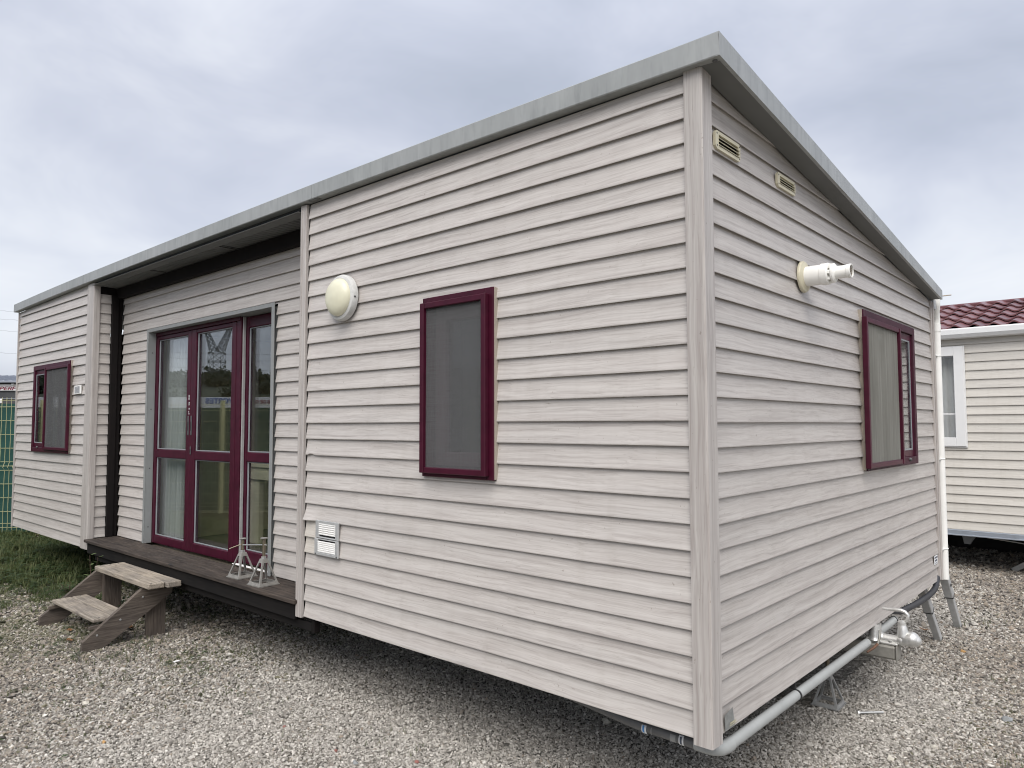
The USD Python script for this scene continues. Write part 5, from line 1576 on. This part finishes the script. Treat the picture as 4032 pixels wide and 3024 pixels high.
def clover(seed):
    r = np.random.default_rng(seed)
    V, F = [], []
    for _ in range(5):
        c = np.array([r.normal(0, .35), r.normal(0, .35), r.uniform(.25, .7)])
        for j in range(3):
            a = j * 2.1 + r.uniform(0, 1)
            d1, d2 = np.array([math.cos(a), math.sin(a), r.uniform(-.2, .3)]), np.array([-math.sin(a), math.cos(a), 0])
            k = len(V)
            V += [c, c + d1 * .16 + d2 * .11, c + d1 * .32, c + d1 * .16 - d2 * .11]
            F += [(k, k + 1, k + 2), (k, k + 2, k + 3)]
    return np.array(V), np.array(F)


g2 = np.random.default_rng(5)
n = 150000
GP = np.stack([g2.uniform(-13.5, -2.2, n), g2.uniform(-3.5, 3.6, n), np.zeros(n)], 1)
GP[:, 2] = gz(GP[:, 0], GP[:, 1])
gm2 = grass_mask(GP[:, 0], GP[:, 1])
tuft = meshkit.fbm(np.stack([GP[:, 0] * 4, GP[:, 1] * 4, GP[:, 0] * 0 + 7], -1), 3, 12)
side = np.clip((-GP[:, 0] - 2.6) * .30, 0, 1)
pr = np.clip(gm2 * 1.15, 0, 1) * np.clip(.18 + (tuft - .40) * 4, .08, 1) + 1.3 * side * np.clip((tuft - .49) * 4, 0, 1)
ok, _ = in_view(GP)
ok &= g2.uniform(0, 1, n) < pr
inpath = (GP[:, 0] > -9) & (GP[:, 1] > .9)
ok &= ~inpath | (GP[:, 0] < -8.9)
GP, gm2 = GP[ok], gm2[ok]
hs = (.030 + .070 * np.clip(gm2, 0, 1)) * g2.uniform(.6, 1.5, len(GP))
a_ = g2.uniform(0, math.pi, len(GP))
instancer('grass', [blade(1), blade(2), blade(3, 4), clover(4)], ['grass_blade', 'grass_blade', 'grass_blade', 'leaf_green'], GP, g2.choice(4, len(GP), p=[.32, .3, .22, .16]),
          np.stack([hs, hs, hs], 1), np.stack([np.cos(a_), 0 * a_, 0 * a_, np.sin(a_)], 1), 'short grass and clover growing left of the home')
print('grass', len(GP))
# thin weeds straggling out of the gravel
n = 26000
WP = np.stack([g2.uniform(-6, 2.2, n), g2.uniform(-2.2, 6.5, n), np.zeros(n)], 1)
WP[:, 2] = gz(WP[:, 0], WP[:, 1])
tuft = meshkit.fbm(np.stack([WP[:, 0] * 2.6, WP[:, 1] * 2.6, WP[:, 0] * 0 + 2], -1), 3, 33)
ok, _ = in_view(WP)
ok &= (g2.uniform(0, 1, n) < np.clip((tuft - .575) * 4.5, 0, .8)) & ~((WP[:, 0] < 0) & (WP[:, 1] > .1))
WP = WP[ok]
hs = .028 * g2.uniform(.6, 1.8, len(WP))
a_ = g2.uniform(0, math.pi, len(WP))
instancer('weeds', [blade(11, 3), blade(12, 2)], ['grass_blade', 'grass_blade'], WP, g2.integers(0, 2, len(WP)), np.stack([hs, hs, hs * 1.1], 1),
          np.stack([np.cos(a_), 0 * a_, 0 * a_, np.sin(a_)], 1), 'thin weeds straggling out of the gravel')
print('weeds', len(WP))


def broad_plant(name, label, base, stems, leaf_mat, size, seed):
    r = np.random.default_rng(seed)
    t = thing(name, label, 'plant', base, group='weeds round the steps' if name == 'weed' else None)
    for (dx, dy, h) in stems:
        pts = [(dx * s + .01 * math.sin(5 * s), dy * s, h * s) for s in np.linspace(0, 1, 6)]
        obj('stem', MB().tube(pts, [.0045, .004, .0035, .003, .0025, .0015], 6), 'stem_brown', t, smooth=True)
        nl_ = 9 if h > .2 else 7
        for i in range(nl_):
            s = .22 + .78 * i / (nl_ - 1)
            c = np.array([dx * s, dy * s, h * s])
            a = i * 2.4 + r.uniform(0, 1)
            ln = size * r.uniform(.7, 1.2) * (.7 if s > .8 else 1)
            d1 = np.array([math.cos(a), math.sin(a), .35])
            d2 = np.array([-math.sin(a), math.cos(a), 0])
            V = [c, c + d1 * ln * .35 + d2 * ln * .26, c + d1 * ln * .75 + d2 * ln * .2, c + d1 * ln + [0, 0, -.1 * ln], c + d1 * ln * .75 - d2 * ln * .2, c + d1 * ln * .35 - d2 * ln * .26, c + d1 * ln * .5 - [0, 0, .10 * ln]]
            obj('leaf', (np.array(V), np.array([(0, 1, 6), (1, 2, 6), (2, 3, 6), (3, 4, 6), (4, 5, 6), (5, 0, 6)])), leaf_mat, t)
    return t


p_ = at(347, 2282, 6.55)
bx, by = -5.93, -.16
broad_plant('sapling', 'pale leafed sapling growing beside the left end of the porch deck', (bx, by, float(gz(bx, by))), ((-.06, .0, .47), (.05, .03, .46), (.07, -.03, .27)), 'leaf_pale', .062, 4)
for i, (x, y, lab) in enumerate(((-5.55, -.02, 'low green weed behind the steps, near their left leg'), (-5.25, .02, 'low green weed under the deck seen between the step boards'), (-6.02, -.34, 'leafy weed beside the left stringer of the steps'), (-6.6, -.15, 'leafy weed in the grass below the left corner post'))):
    broad_plant('weed', lab, (x, y, float(gz(x, y))), ((.03, .02, .13), (-.05, .01, .11), (.0, -.05, .12), (.05, -.03, .09)), 'leaf_green', .055, 30 + i)
